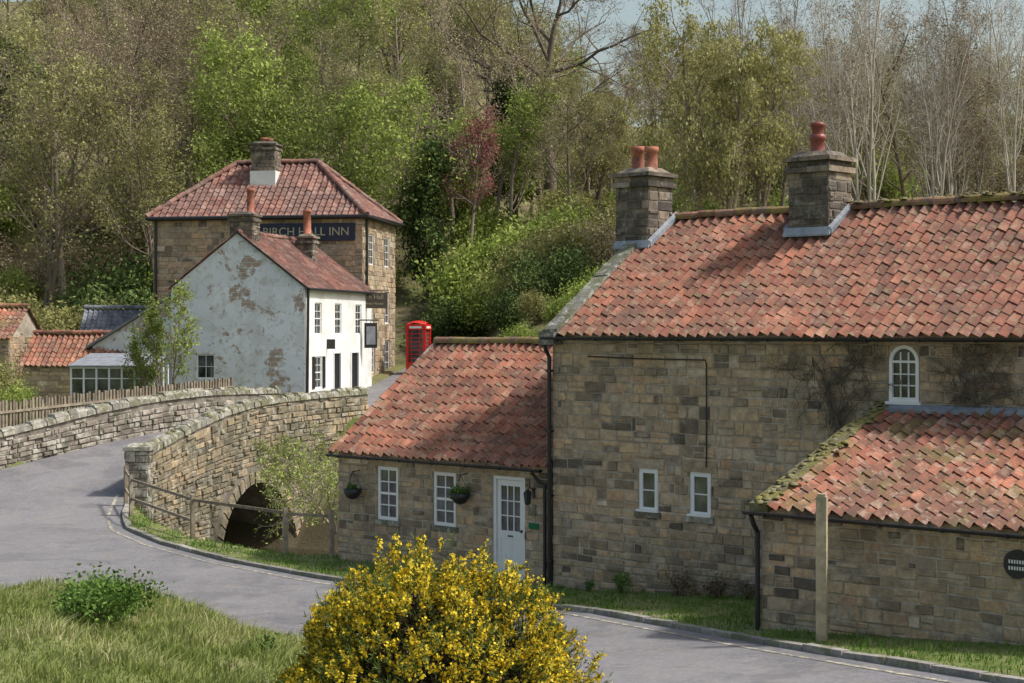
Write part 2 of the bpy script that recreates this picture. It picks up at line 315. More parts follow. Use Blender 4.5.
def resample(P,k=8):
    out=[]
    for i in range(len(P)-1):
        for t in np.linspace(0,1,k,endpoint=False): out.append(P[i]+(P[i+1]-P[i])*t)
    out.append(P[-1]); return np.array(out)
R_=resample(RE);L_=resample(LE); nc=40
V=[]
for r,l in zip(R_,L_):
    for t in np.linspace(0,1,nc): V.append(r+(l-r)*t)
V=np.array(V); z=base(V[:,0],V[:,1])+.02
V=np.column_stack([V,z]); nr=len(R_)
I,J=np.meshgrid(np.arange(nc-1),np.arange(nr-1)); a=(J*nc+I).ravel(); F=np.stack([a,a+1,a+nc+1,a+nc],1)[:,::-1]
link(bpy.data.objects.new('road',np_mesh('road',V,F,[M_road],smooth=True)))
def offs(P,d):
    t=np.gradient(P,axis=0); t/=np.linalg.norm(t,axis=1)[:,None]; n=np.column_stack([t[:,1],-t[:,0]]); return P+n*d
def arclen(P): return np.concatenate([[0],np.cumsum(np.linalg.norm(np.diff(P,axis=0),axis=1))])
def even(P,step):
    s=arclen(P); q=np.arange(0,s[-1],step); return np.column_stack([np.interp(q,s,P[:,i]) for i in range(P.shape[1])])
mb=MB()
K=even(RE[:12],.9)
Ki=offs(K,0.0);Ko=offs(K,.16)
for i in range(len(K)-1):
    g=.012
    a,b=Ki[i],Ki[i+1]; c,d=Ko[i],Ko[i+1]
    a2=a+(b-a)*g;b2=b-(b-a)*g;c2=c+(d-c)*g;d2=d-(d-c)*g
    z0=base1(*a)-.1; za=base1(*a)+.105+random.uniform(-.015,.015); zb=base1(*b)+.105+random.uniform(-.015,.015)
    mb.hexa([(*a2,z0),(*c2,z0),(*d2,z0),(*b2,z0),(*a2,za),(*c2,za),(*d2,zb),(*b2,zb)])
mb.obj('kerb',[M_kerb])
mb=MB()
K=even(RE[1:12],.5)
A=offs(K,-.32);B=offs(K,-.41)
for i in range(len(K)-1):
    mb.quad(*[(*p,base1(*p)+.027) for p in (A[i],A[i+1],B[i+1],B[i])])
mb.obj('road_edge_line',[M_yline])
mb=MB(); cl=[(-17,59.5),(-8.7,57.5),(-3,54.3),(4,50.3),(14,48),(60,46)]
for a,b in zip(cl[:-1],cl[1:]):
    mb.quad((a[0],a[1]-4.5,-2.5),(b[0],b[1]-4.5,-2.5),(b[0],b[1]+4,-2.5),(a[0],a[1]+4,-2.5))
mb.obj('stream_water',[M_water])

# ---------------------------------------------------------------- masonry
def sub(r,o):
    u0,u1,z0,z1=r; a0,a1,b0,b1=o
    if u1<=a0 or u0>=a1 or z1<=b0 or z0>=b1: return [r]
    out=[]
    if u0<a0: out.append((u0,a0,z0,z1))
    if u1>a1: out.append((a1,u1,z0,z1))
    m0=max(u0,a0);m1=min(u1,a1)
    if z0<b0: out.append((m0,m1,z0,b0))
    if z1>b1: out.append((m0,m1,b1,z1))
    return out
def stones(mb,mp,u0,u1,z0,z1,ops=(),clip=None,ch=(.12,.27),cw=(.18,.5),depth=.024,gap=.008,m=0):
    z=z0
    while z<z1-.02:
        h=random.uniform(*ch)
        if z1-(z+h)<ch[0]*.6: h=z1-z
        u=u0-random.uniform(0,cw[0]*.8); tone=random.uniform(-.06,.06)
        while u<u1-.01:
            w=random.uniform(*cw)
            if random.random()<.15: w*=.5
            uu0=max(u,u0);uu1=min(u+w,u1)
            if u1-uu1<.08: uu1=u1
            u=uu1 if uu1==u1 else u+w
            if h>(ch[0]+ch[1])*.5 and random.random()<.28:
                k=z+h*random.uniform(.38,.6); rects=[(uu0,uu1,z,k),(uu0,uu1,k,z+h)]
            else: rects=[(uu0,uu1,z,z+h)]
            for o in ops: rects=[q for r in rects for q in sub(r,o)]
            for (a,b,c,d) in rects:
                rr=min(1,max(0,random.betavariate(1.35,1.35)+tone))
                if b-a<.04 or d-c<.035: continue
                if clip and not clip((a+b)/2,(c+d)/2,a,b,c,d): continue
                a+=gap;b-=gap;c+=gap;d-=gap; e=min(.016,(b-a)*.2,(d-c)*.2); dp=depth*random.uniform(.2,1.4)
                J=min(.015,(b-a)*.07,(d-c)*.1)
                j=lambda: random.uniform(-J,J)
                cs=[(a+j(),c+j()),(b+j(),c+j()),(b+j(),d+j()),(a+j(),d+j())]
                mu,mz=(a+b)/2,(c+d)/2
                o4=[mp(p,q,0) for p,q in cs]
                fx=1-2*e/(b-a);fz=1-2*e/(d-c)
                i4=[mp(mu+(p-mu)*fx,mz+(q-mz)*fz,dp*random.uniform(.7,1.2)) for p,q in cs]
                mb.quad(*i4,m=m,r=rr)
                for k in range(4): mb.quad(o4[k],o4[(k+1)%4],i4[(k+1)%4],i4[k],m=m,r=rr*.9)
        z+=h
def backing(mb,mp,u0,u1,z0,z1,ops=(),m=0,d=0.002):
    us=sorted({u0,u1,*[o[0] for o in ops],*[o[1] for o in ops]}); zs=sorted({z0,z1,*[o[2] for o in ops],*[o[3] for o in ops]})
    for a,b in zip(us[:-1],us[1:]):
        for c,e in zip(zs[:-1],zs[1:]):
            if any(a>=o[0]-1e-6 and b<=o[1]+1e-6 and c>=o[2]-1e-6 and e<=o[3]+1e-6 for o in ops): continue
            mb.quad(mp(a,c,d),mp(b,c,d),mp(b,e,d),mp(a,e,d),m=m)
def front(mpy=0): return lambda u,z,d: (u,mpy-d,z)
def side(xx=0): return lambda u,z,d: (xx+d,u,z)
def back(yy): return lambda u,z,d:(u,yy+d,z)
def lside(xx): return lambda u,z,d:(xx-d,u,z)
def reveal(mb,mp,o,dep,m=0):
    a,b,c,d=o
    mb.quad(mp(a,c,0),mp(a,d,0),mp(a,d,-dep),mp(a,c,-dep),m); mb.quad(mp(b,c,0),mp(b,d,0),mp(b,d,-dep),mp(b,c,-dep),m)
    mb.quad(mp(a,c,0),mp(b,c,0),mp(b,c,-dep),mp(a,c,-dep),m); mb.quad(mp(a,d,0),mp(b,d,0),mp(b,d,-dep),mp(a,d,-dep),m)
def window(fr,gl,mp,o,cols,rows,dep=.09,fw=.055,bw=.022,sash=False):
    a,b,c,d=o; D0=-dep;D1=-dep+.05
    fr.mbox(mp,a,a+fw,c,d,D0,D1);fr.mbox(mp,b-fw,b,c,d,D0,D1);fr.mbox(mp,a+fw,b-fw,c,c+fw,D0,D1);fr.mbox(mp,a+fw,b-fw,d-fw,d,D0,D1)
    for i in range(1,cols):
        u=a+fw+(b-a-2*fw)*i/cols; fr.mbox(mp,u-bw/2,u+bw/2,c+fw,d-fw,D0+.012,D1-.012)
    for i in range(1,rows):
        z=c+fw+(d-c-2*fw)*i/rows; w=bw*(2 if sash and i==rows//2 else 1); fr.mbox(mp,a+fw,b-fw,z-w/2,z+w/2,D0+.010,D1-.010)
    gl.quad(mp(a,c,D0+.02),mp(b,c,D0+.02),mp(b,d,D0+.02),mp(a,d,D0+.02))
def tiles(mb,origin,ux,uy,W,Ls,tw=.23,tl=.32,sub_=8,amp=.042,mask=None,m=0):
    O=Vector(origin);ux=Vector(ux).normalized();uy=Vector(uy).normalized();n=ux.cross(uy)
    if n.z<0:n=-n
    nt_=max(1,round(W/tw));tw=W/nt_; nl=max(1,round(Ls/tl)); tl=Ls/nl
    NX=nt_*sub_+1
    U=np.linspace(0,W,NX); ph=(U/tw)%1.0
    prof=amp*(np.sin(2*np.pi*ph)+.35*np.sin(4*np.pi*ph))
    jt=np.random.randn(nl,nt_)*.005
    sag=lambda u,v:-.04*np.sin(np.pi*u/W)*np.sin(np.pi*v/Ls)+.016*np.sin(u*1.7+v)+.009*np.sin(u*4.1-v*2)
    ti=np.minimum((U/tw).astype(int),nt_-1)
    o=np.array(O);ax=np.array(ux);ay=np.array(uy);an=np.array(n)
    rows=[]
    for i in range(nl):
        for k,(v,h) in enumerate(((i*tl-.01,.024),((i+1)*tl,.002))):
            vv=v+(0 if k else .014*np.random.randn(nt_)[ti])
            hh=prof+h+jt[i][ti]+sag(U,v)
            rows.append(o[None]+ax[None]*U[:,None]+ay[None]*np.broadcast_to(vv,U.shape)[:,None]+an[None]*hh[:,None])
    b0=len(mb.v)
    for r in rows: mb.v+= [tuple(p) for p in r]
    rt=np.random.beta(1.9,1.9,(nl,nt_)); rt=np.where(np.random.rand(nl,nt_)<.06,np.random.rand(nl,nt_),rt)
    for i in range(2*nl-1):
        for j in range(NX-1):
            if mask and not mask((U[j]+U[j+1])/2,(i//2+.5)*tl): continue
            a=b0+i*NX+j; mb.f.append((a,a+1,a+NX+1,a+NX)); mb.m.append(m)
            t=rt[min((i)//2,nl-1),min(j//sub_,nt_-1)]
            mb.r.append(t if i%2==0 else t*.3)
def ridge(mb,a,b,r=.12,step=.45,m=0):
    a=Vector(a);b=Vector(b);L=(b-a).length;n=max(1,round(L/step));d=(b-a)/L
    s=d.cross(Vector((0,0,1))).normalized(); up=s.cross(d)
    for i in range(n):
        wob=up*random.uniform(-.012,.012)
        p=a+d*(L*i/n)+wob;q=a+d*(L*(i+1)/n-.012)+wob; rr=random.random(); rr0=r*random.uniform(.95,1.08)
        pts=[]
        for P,rad in ((p,rr0),(q,rr0*.96)):
            for k in range(9):
                an=math.pi*(k/8)*1.16-.08*math.pi
                pts.append(P+s*math.cos(an)*rad+up*(math.sin(an)*rad-.02))
        for k in range(8): mb.quad(pts[k],pts[k+1],pts[9+k+1],pts[9+k],m,rr)
        mb.poly(pts[:9],m,rr*.5); mb.poly(pts[9:],m,rr*.5)
def mosstufts(name,pts,par,mat,r=.05):
    m_=MB()
    for (x,y,z) in pts:
        rr=r*random.uniform(.4,1.4); n=7; b0=len(m_.v); cc=random.random()
        for (k,h) in ((1,-.03),(.9,.2),(.5,.5)):
            for j in range(n):
                a=2*math.pi*j/n; q=rr*k*random.uniform(.7,1.3); m_.v.append((x+q*math.cos(a),y+q*math.sin(a),z+rr*h*random.uniform(.8,1.2)))
        for i in range(2):
            for j in range(n): m_.f.append((b0+i*n+j,b0+i*n+(j+1)%n,b0+(i+1)*n+(j+1)%n,b0+(i+1)*n+j)); m_.m.append(0); m_.r.append(cc)
        m_.f.append(tuple(b0+2*n+j for j in range(n))); m_.m.append(0); m_.r.append(cc)
    m_.obj(name,[mat],par,smooth=True)
def chimney(par,cx,cy,w,dp,z0,z1,pots,mat,name='chimney',potm=None,capm=None,capw=.07):
    e=MB();mo=MB();cp=MB();pt=MB()
    x0,x1,y0,y1=cx-w/2,cx+w/2,cy-dp/2,cy+dp/2
    for mp,a,b in ((front(y0),x0,x1),(back(y1),x0,x1),(side(x1),y0,y1),(lside(x0),y0,y1)):
        stones(e,mp,a,b,z0,z1-.25,ch=(.15,.22),cw=(.22,.42)); backing(mo,mp,a,b,z0,z1-.2)
    for k,(ex,za,zb) in enumerate(((capw,z1-.26,z1-.15),(capw*.3,z1-.15,z1-.04),(capw*1.3,z1-.04,z1+.05))):
        n=2
        for i in range(n):
            xa=x0-ex+(x1-x0+2*ex)*i/n; xb=x0-ex+(x1-x0+2*ex)*(i+1)/n-.008
            t=random.uniform(0,.012)
            cp.box(xa,xb,y0-ex-t,y1+ex+t,za,zb-.002-t)
    cp.hexa([(x0,y0,z1+.045),(x1,y0,z1+.045),(x1,y1,z1+.045),(x0,y1,z1+.045),(x0+.15,y0+.15,z1+.16),(x1-.15,y0+.15,z1+.16),(x1-.15,y1-.15,z1+.16),(x0+.15,y1-.15,z1+.16)])
    for (px,py,pr,ph) in pots:
        pt.lathe(cx+px,cy+py,[(pr*1.05,z1),(pr*1.05,z1+.12),(pr*.9,z1+.14),(pr*.82,z1+ph-.12),(pr*1.0,z1+ph-.1),(pr*1.02,z1+ph),(pr*.78,z1+ph),(pr*.7,z1+ph-.25),(0.01,z1+ph-.26)],20)
    e.obj(name+'_stones',[mat],par);mo.obj(name+'_joints',[M_mortar_dk],par);cp.obj(name+'_cap',[capm or M_dkstone],par);pt.obj(name+'_pots',[potm or M_pot],par,smooth=True)

# ================================================================ STONE COTTAGE
ANG=math.atan2(-.684,.729)
cot=empty('stone_cottage',(.82,34,0),ANG)
ST=MB();MO=MB();FR=MB();GL=MB();SI=MB();BK=MB()
mpF=front(0)
def sill(mp,o):
    a,b,c,d=o
    SI.mbox(mp,a-.08,b+.08,c-.11,c-.004,-.09,.05)
def lint(o): return (o[0]-.16,o[1]+.16,o[3],o[3]+.2)
def lintst(mp,o):
    a,b,c,d=lint(o); ST.mbox(mp,a+.008,b-.008,c+.006,d-.008,-.002,.02,r=random.uniform(.3,.7))
w1=(2.2,2.66,1.78,2.6);w2=(3.42,3.90,1.78,2.6);wa=(7.64,8.2,4.03,4.98)
def sl(o): return (o[0]-.08,o[1]+.08,o[2]-.11,o[2])
ops=[w1,w2,wa]; opsS=ops+[lint(w1),lint(w2),sl(w1),sl(w2)]
stones(ST,mpF,0,13.5,-.5,5.2,opsS); backing(MO,mpF,0,13.5,-.5,5.2,ops)
for w in (w1,w2): window(FR,GL,mpF,w,1,2,fw=.085,dep=.06); sill(mpF,w); lintst(mpF,w); reveal(MO,mpF,w,.1)
for w in (w1,w2): FR.mbox(mpF,w[0]-.03,w[1]+.03,w[2]-.0,w[2]+.04,-.02,.06)
a,b,c,d=wa; rad=(b-a)/2; cx=(a+b)/2; zc=d-rad
arc=[(cx+rad*math.cos(t),zc+rad*math.sin(t)) for t in np.linspace(0,math.pi,17)]
arci=[(cx+(rad-.06)*math.cos(t),zc+(rad-.06)*math.sin(t)) for t in np.linspace(0,math.pi,17)]
for k in range(16):
    crn=(b,d) if k<8 else (a,d)
    ST.tri(mpF(*crn,.012),mpF(*arc[k],.012),mpF(*arc[k+1],.012),r=.45)
    p,q=arc[k],arc[k+1];pi_,qi=arci[k],arci[k+1]
    FR.hexa([mpF(*p,-.05),mpF(*q,-.05),mpF(*qi,-.05),mpF(*pi_,-.05),mpF(*p,.02),mpF(*q,.02),mpF(*qi,.02),mpF(*pi_,.02)])
FR.mbox(mpF,a,a+.06,c,zc,-.05,.02);FR.mbox(mpF,b-.06,b,c,zc,-.05,.02);FR.mbox(mpF,a+.06,b-.06,c,c+.07,-.05,.02);FR.mbox(mpF,a-.05,b+.05,c-.05,c,-.04,.07)
FR.mbox(mpF,a+.06,b-.06,zc-.02,zc+.02,-.045,.01)
for u in (cx-.075,cx+.075): FR.mbox(mpF,u-.011,u+.011,c+.07,zc+.16,-.04,.0)
for z in (c+.27,c+.46): FR.mbox(mpF,a+.06,b-.06,z-.011,z+.011,-.038,.002)
GL.poly([mpF(a,c,-.03),mpF(b,c,-.03)]+[mpF(*p,-.03) for p in arc])
Wd=6.6; rz=7.55
def gclip(ym,zr,ze,half): return lambda u,z,a,b,c,d: z< ze+(zr-ze)*(1-abs(u-ym)/half)-.06
mp=lside(0)
stones(ST,mp,0,Wd,-.5,7.4,clip=gclip(3.3,rz,5.2,3.3))
MO.poly([mp(0,-.5,0.002),mp(Wd,-.5,.002),mp(Wd,5.2,.002),mp(3.3,rz-.03,.002),mp(0,5.2,.002)])
MO.poly([(13.5,0,-.5),(13.5,Wd,-.5),(13.5,Wd,5.2),(13.5,3.3,rz),(13.5,0,5.2)])
MO.quad((0,Wd,-.5),(13.5,Wd,-.5),(13.5,Wd,5.2),(0,Wd,5.2))
RF=MB(); pitch=Vector((0,3.3,rz-5.2)).normalized(); over=.2
Ls=math.hypot(3.3,rz-5.2)+over
tiles(RF,(.28,-over*pitch.y,5.2-over*pitch.z+.05),(1,0,0),pitch,13.3,Ls-.02)
tiles(RF,(.28,Wd+over*pitch.y,5.2-over*pitch.z+.05),(1,0,0),(0,-pitch.y,pitch.z),13.3,Ls-.02,sub_=4)
RF.obj('roof_tiles',[M_tile],cot)
RG=MB(); ridge(RG,(.28,3.3,rz+.09),(13.5,3.3,rz+.09))
CP=MB()
for sgn,y0 in ((1,-over),(-1,Wd+over)):
    n=9; L=Ls+.05
    for i in range(n):
        v0=L*i/n+.006;v1=L*(i+1)/n-.006; dz=random.uniform(-.015,.015)
        def P(x,v,h): return (x,y0+sgn*v*pitch.y,5.2-over*pitch.z+.06+v*pitch.z+h)
        CP.hexa([P(-.1,v0,-.08),P(.28,v0,-.08),P(.28,v1,-.08),P(-.1,v1,-.08),P(-.1,v0,.09+dz),P(.28,v0,.11+dz),P(.28,v1,.11+dz),P(-.1,v1,.09+dz)])
CP.box(-.12,.28,-.3,.02,4.95,5.2)
CP.obj('verge_coping',[M_coping],cot)
def gutter(mb,x0,x1,y,z,r=.065):
    n=8; p0=[];p1=[]
    for k in range(n+1):
        an=math.pi+math.pi*k/n
        p0.append((x0,y+r*math.cos(an),z+r*math.sin(an)));p1.append((x1,y+r*math.cos(an),z+r*math.sin(an)))
    for k in range(n): mb.quad(p0[k],p0[k+1],p1[k+1],p1[k])
    mb.quad(p0[0],p1[0],p1[-1],p0[-1])
    x=x0+.4
    while x<x1: mb.box(x-.012,x+.012,y-r-.006,y+r+.02,z-r-.006,z+.004); x+=1.0
gutter(BK,-.05,13.5,-.26,5.10); BK.tube([(-.02,-.25,5.03),(-.02,-.2,4.85),(-.02,-.09,4.7),(-.02,-.08,.0)],.042,n=10)
for z in (.6,1.9,3.2,4.4): BK.box(-.08,.04,-.13,-.02,z,z+.05)
BK.tube([(.95,-.04,4.72),(2.2,-.04,4.69),(3.8,-.04,4.68),(3.83,-.04,4.6),(3.83,-.04,3.0),(3.82,-.04,2.7)],.014,n=5)
chimney(cot,.08,2.8,.88,.8,6.0,8.5,[(-.2,0.05,.15,.64),(.2,0.0,.15,.6)],M_dkstone,'chimney_gable',M_pot)
chimney(cot,4.35,2.95,.9,.8,6.4,8.55,[(-.05,0,.16,.5)],M_dkstone,'chimney_mid',M_potd)
pt=MB(); pt.lathe(4.30,2.95,[(.13,9.0),(.11,9.06),(.13,9.2),(.15,9.22),(.15,9.27),(.02,9.32)],16); pt.obj('chimney_cowl',[M_potd],cot,smooth=True)
FL=MB()
for cx_,w_,cy_ in ((.08,.88,2.8),(4.35,.9,2.95)):
    zf=lambda y:5.2+y*(rz-5.2)/3.3+.11
    y0=cy_-.4
    xl=cx_-w_/2-.08 if cx_>1 else cx_-w_/2; xr=cx_+w_/2+.08
    FL.hexa([(xl,y0-.11,zf(y0-.11)),(xr,y0-.11,zf(y0-.11)),(xr,y0-.02,zf(y0)),(xl,y0-.02,zf(y0)),(xl,y0-.11,zf(y0-.11)+.03),(xr,y0-.11,zf(y0-.11)+.03),(xr,y0-.03,zf(y0)+.1),(xl,y0-.03,zf(y0)+.1)])
    for sx in ((-1,1) if cx_>1 else (1,)):
        xa=cx_+sx*(w_/2+.025);xb=cx_+sx*(w_/2+.1)
        xa,xb=min(xa,xb),max(xa,xb)
        FL.hexa([(xa,y0-.05,zf(y0)-.05),(xb,y0-.05,zf(y0)-.05),(xb,3.3,zf(3.3)-.05),(xa,3.3,zf(3.3)-.05),(xa,y0-.05,zf(y0)+.1),(xb,y0-.05,zf(y0)+.05),(xb,3.3,zf(3.3)+.05),(xa,3.3,zf(3.3)+.1)])
FL.obj('lead_flashing',[M_lead],cot)
# --- low wing with door
wx0=-6.5; wr=4.9; wh=3.2; we=2.58
a1=(-5.19,-4.53,1.07,2.24);a2=(-3.42,-2.75,1.08,2.22);dr=(-1.66,-.76,.12,2.24)
wops=[a1,a2,dr]; wopsS=wops+[sl(a1),sl(a2),lint(a1),lint(a2),lint(dr)]
stones(ST,mpF,wx0,-.03,-1,we,wopsS,ch=(.12,.22)); backing(MO,mpF,wx0,-.03,-1,we,wops)
for w in (a1,a2): window(FR,GL,mpF,w,2,4,fw=.075,dep=.06,bw=.028,sash=True); sill(mpF,w); lintst(mpF,w); reveal(MO,mpF,w,.1)
reveal(MO,mpF,dr,.12); lintst(mpF,dr)
SI.mbox(mpF,dr[0]-.15,dr[1]+.15,-.2,.12,-.1,.45)
mp=lside(wx0)
stones(ST,mp,0,2*wh,-2.5,wr-.05,clip=gclip(wh,wr,we,wh)); MO.poly([mp(0,-2.6,.002),mp(2*wh,-2.6,.002),mp(2*wh,we,.002),mp(wh,wr-.02,.002),mp(0,we,.002)])
MO.quad((wx0,2*wh,-2.6),(0,2*wh,-2.6),(0,2*wh,we),(wx0,2*wh,we))
p2=Vector((0,wh,wr-we)).normalized(); L2=math.hypot(wh,wr-we)+.22
RW=MB(); tiles(RW,(wx0-.12,-.22*p2.y,we-.22*p2.z+.05),(1,0,0),p2,-wx0+.08,L2)
tiles(RW,(wx0-.12,2*wh+.22*p2.y,we-.22*p2.z+.05),(1,0,0),(0,-p2.y,p2.z),-wx0+.08,L2,sub_=4)
RW.obj('wing_roof_tiles',[M_tile],cot)
ridge(RG,(wx0-.12,wh,wr+.09),(-.1,wh,wr+.09))
RG.obj('ridge_tiles',[M_ridge],cot)
mosstufts('ridge_moss',[(random.uniform(4.8,13.3),3.3+random.uniform(-.14,.1),rz+.16+random.uniform(-.03,.03)) for _ in range(130)],cot,M_mossy,.06)
gutter(BK,wx0-.1,-.1,-.26,we-.13,.055)
BK.tube([(-.35,-.25,we-.2),(-.25,-.12,we-.4),(-.14,-.09,we-.45),(-.14,-.09,0)],.035,n=8)
vx=wx0-.1
SI.hexa([(vx-.03,-.2,we-.2),(vx+.03,-.2,we-.2),(vx+.03,wh,wr+.02),(vx-.03,wh,wr+.02),(vx-.03,-.2,we-.08),(vx+.03,-.2,we-.08),(vx+.03,wh,wr+.12),(vx-.03,wh,wr+.12)])
a,b,c,d=dr
FR.mbox(mpF,a,a+.07,c,d,-.1,-.01);FR.mbox(mpF,b-.07,b,c,d,-.1,-.01);FR.mbox(mpF,a+.07,b-.07,d-.07,d,-.1,-.01)
da,db=a+.08,b-.08
FR.mbox(mpF,da,da+.1,c+.03,d-.08,-.09,-.045);FR.mbox(mpF,db-.1,db,c+.03,d-.08,-.09,-.045)
FR.mbox(mpF,da+.1,db-.1,c+.03,c+.95,-.088,-.06);FR.mbox(mpF,da+.1,db-.1,c+.03,c+.2,-.09,-.046);FR.mbox(mpF,da+.1,db-.1,c+.85,c+1.0,-.09,-.046);FR.mbox(mpF,da+.1,db-.1,d-.2,d-.08,-.09,-.046)
u=da+.1+(db-da-.2)/2; FR.mbox(mpF,u-.035,u+.035,c+.2,c+.85,-.09,-.05)
for k in (1,2): u=da+.1+(db-da-.2)*k/3; FR.mbox(mpF,u-.012,u+.012,c+1.0,d-.2,-.085,-.05)
for k in (1,2): z=c+1.0+(d-.2-c-1.0)*k/3; FR.mbox(mpF,da+.1,db-.1,z-.012,z+.012,-.084,-.052)
GL.quad(mpF(da,c+1,-.075),mpF(db,c+1,-.075),mpF(db,d-.1,-.075),mpF(da,d-.1,-.075))
BK.mbox(mpF,da+.3,db-.3,c+.88,c+.91,-.045,-.035); BK.lathe(db-.05,.03,[(.001,c+.98),(.025,c+1.0),(.025,c+1.03),(.001,c+1.05)],8)
LB=MB(); LB.box(-.52,-.46,-.04,-.002,1.85,2.05); LB.tube([(-.49,-.04,2.0),(-.49,-.16,2.08),(-.49,-.22,2.02)],.012,n=5)
LB.lathe(-.49,-.22,[(.01,2.04),(.09,1.97),(.085,1.95),(.06,1.75),(.02,1.72)],6); LB.obj('wall_lantern',[M_black],cot)
GS=MB(); GS.mbox(mpF,-.62,-.36,1.22,1.34,.034,.046); GS.obj('name_plaque',[M_green],cot)
GS=MB(); GS.mbox(mpF,-.63,-.44,1.5,1.72,.034,.044); GS.obj('notice_plate',[M_coping],cot)
# --- lean-to right
lx0=7.46; ly=-3.48; le=2.5; lt=3.87
mpL=front(ly)
stones(ST,mpL,lx0,13.5,-.3,le,ch=(.13,.22)); backing(MO,mpL,lx0,13.5,-.3,le)
mp=lside(lx0)
lc=lambda u,z,a,b,c,d: z<le+(lt-le)*(u-ly)/(-ly)-.05
stones(ST,mp,ly,0,-.3,lt,clip=lc); MO.poly([mp(ly,-.3,.002),mp(0,-.3,.002),mp(0,lt-.03,.002),mp(ly,le-.03,.002)])
p3=Vector((0,-ly,lt-le)).normalized(); L3=math.hypot(ly,lt-le)+.2
RL=MB(); tiles(RL,(lx0+.2,ly-.2*p3.y,le-.2*p3.z+.06),(1,0,0),p3,6,L3); RL.obj('lean_to_tiles',[M_tile_m],cot)
CM=MB(); n=9
def P(x,v,h): return (x,ly-.2*p3.y+v*p3.y,le-.2*p3.z+.06+v*p3.z+h)
for i in range(n):
    v0=L3*i/n+.006;v1=L3*(i+1)/n-.006;dz=random.uniform(-.02,.02)
    CM.hexa([P(lx0-.12,v0,-.08),P(lx0+.22,v0,-.08),P(lx0+.22,v1,-.08),P(lx0-.12,v1,-.08),P(lx0-.12,v0,.06+dz),P(lx0+.22,v0,.09+dz),P(lx0+.22,v1,.09+dz),P(lx0-.12,v1,.06+dz)])
CM.obj('lean_to_coping',[M_mossy],cot)
mosstufts('verge_moss',[P(lx0+random.uniform(-.1,.4)*random.random(),random.random()*L3,.075) for _ in range(130)],cot,M_mossy,.055)
FL=MB(); FL.hexa([(lx0+.1,-.2,lt-.02),(13.5,-.2,lt-.02),(13.5,-.03,lt+.03),(lx0+.1,-.03,lt+.03),(lx0+.1,-.2,lt+.04),(13.5,-.2,lt+.04),(13.5,-.03,lt+.12),(lx0+.1,-.03,lt+.12)]); FL.obj('lead_apron',[M_lead],cot)
gutter(BK,lx0-.15,13.5,ly-.27,le-.06,.06)
BK.tube([(lx0-.03,ly-.26,le-.12),(lx0-.03,ly-.2,le-.25),(lx0-.03,ly-.08,le-.4),(lx0-.03,ly-.08,.35)],.04,n=10)
PQ=MB(); ang=np.linspace(0,2*math.pi,25)[:-1]; cu,cz=11.72,2.0
for k in range(24):
    a0,a1_=ang[k],ang[(k+1)%24]
    PQ.tri(mpL(cu,cz,.055),mpL(cu+.2*math.cos(a0),cz+.2*math.sin(a0),.055),mpL(cu+.2*math.cos(a1_),cz+.2*math.sin(a1_),.055))
    PQ.quad(mpL(cu+.2*math.cos(a0),cz+.2*math.sin(a0),.02),mpL(cu+.2*math.cos(a1_),cz+.2*math.sin(a1_),.02),mpL(cu+.2*math.cos(a1_),cz+.2*math.sin(a1_),.055),mpL(cu+.2*math.cos(a0),cz+.2*math.sin(a0),.055))
for zz in (cz+.03,cz-.06):
    for k in range(6): PQ.mbox(mpL,cu-.12+.04*k,cu-.098+.04*k,zz-.02,zz+.03,.056,.06,1)
PQ.obj('house_plaque',[M_black,M_white],cot)
ST.obj('wall_stones',[M_stone],cot);MO.obj('wall_joints',[M_mortar],cot);FR.obj('window_and_door_frames',[M_white],cot);GL.obj('window_glass',[M_glass],cot);SI.obj('sills',[M_coping],cot);BK.obj('gutters_and_downpipes',[M_black],cot)
def wl(s,v,z): return (.82+.729*s+.684*v,34-.684*s+.729*v,z)

# ================================================================ WHITE COTTAGE
wh_=empty('whitewashed_cottage',(-8.28,68,0),math.radians(-14))
zb,ze,za=1.6,7.0,9.2; W=5.8; L=8.3
WW=MB();WS=MB();FR=MB();GL=MB();BK=MB();RF=MB()
go=(-4.7,-3.9,3.3,4.3)
bk=front(0); backing(WW,bk,-W,0,zb,ze,[go],d=0); WW.tri((-W,0,ze),(0,0,ze),(-W/2,0,za))
window(FR,GL,bk,go,2,2,dep=.1); reveal(WW,bk,go,.12)
sw=side(0)
sops=[(1.1,1.9,5.1,6.4),(3.5,4.3,5.1,6.4),(6.1,6.9,5.1,6.4),(1.1,1.95,2.9,4.2),(3.3,4.2,2.2,4.3),(5.5,6.5,2.2,4.3)]
backing(WS,sw,0,L,zb,ze,sops,d=0)
for i,o in enumerate(sops):
    reveal(WS,sw,o,.12)
    if i<4: window(FR,GL,sw,o,2,4,dep=.09,sash=True)
    else: BK.mbox(sw,o[0],o[1],o[2],o[3],-.12,-.08)
for u in (3.3,4.2,5.5,6.5): FR.mbox(sw,u-.05,u+.05,2.2,4.35,-.02,.03)
for (a,b) in ((.78,1.06),(1.98,2.26)): BK.mbox(sw,a,b,2.9,4.2,.003,.04)
BK.mbox(sw,2.5,2.56,4.5,4.9,.0,.35)
WW.quad((-W,L,zb),(0,L,zb),(0,L,ze),(-W,L,ze)); WW.tri((-W,L,ze),(0,L,ze),(-W/2,L,za)); WW.quad((-W,0,zb),(-W,L,zb),(-W,L,ze),(-W,0,ze))
q=Vector((-W/2,0,za-ze)).normalized(); LL=math.hypot(W/2,za-ze)+.2
tiles(RF,(.2*-q.x,-.1,ze-.2*q.z+.04),(0,1,0),q,L+.15,LL,sub_=6); tiles(RF,(-W+.2*q.x,-.1,ze-.2*q.z+.04),(0,1,0),(-q.x,0,q.z),L+.15,LL,sub_=4)
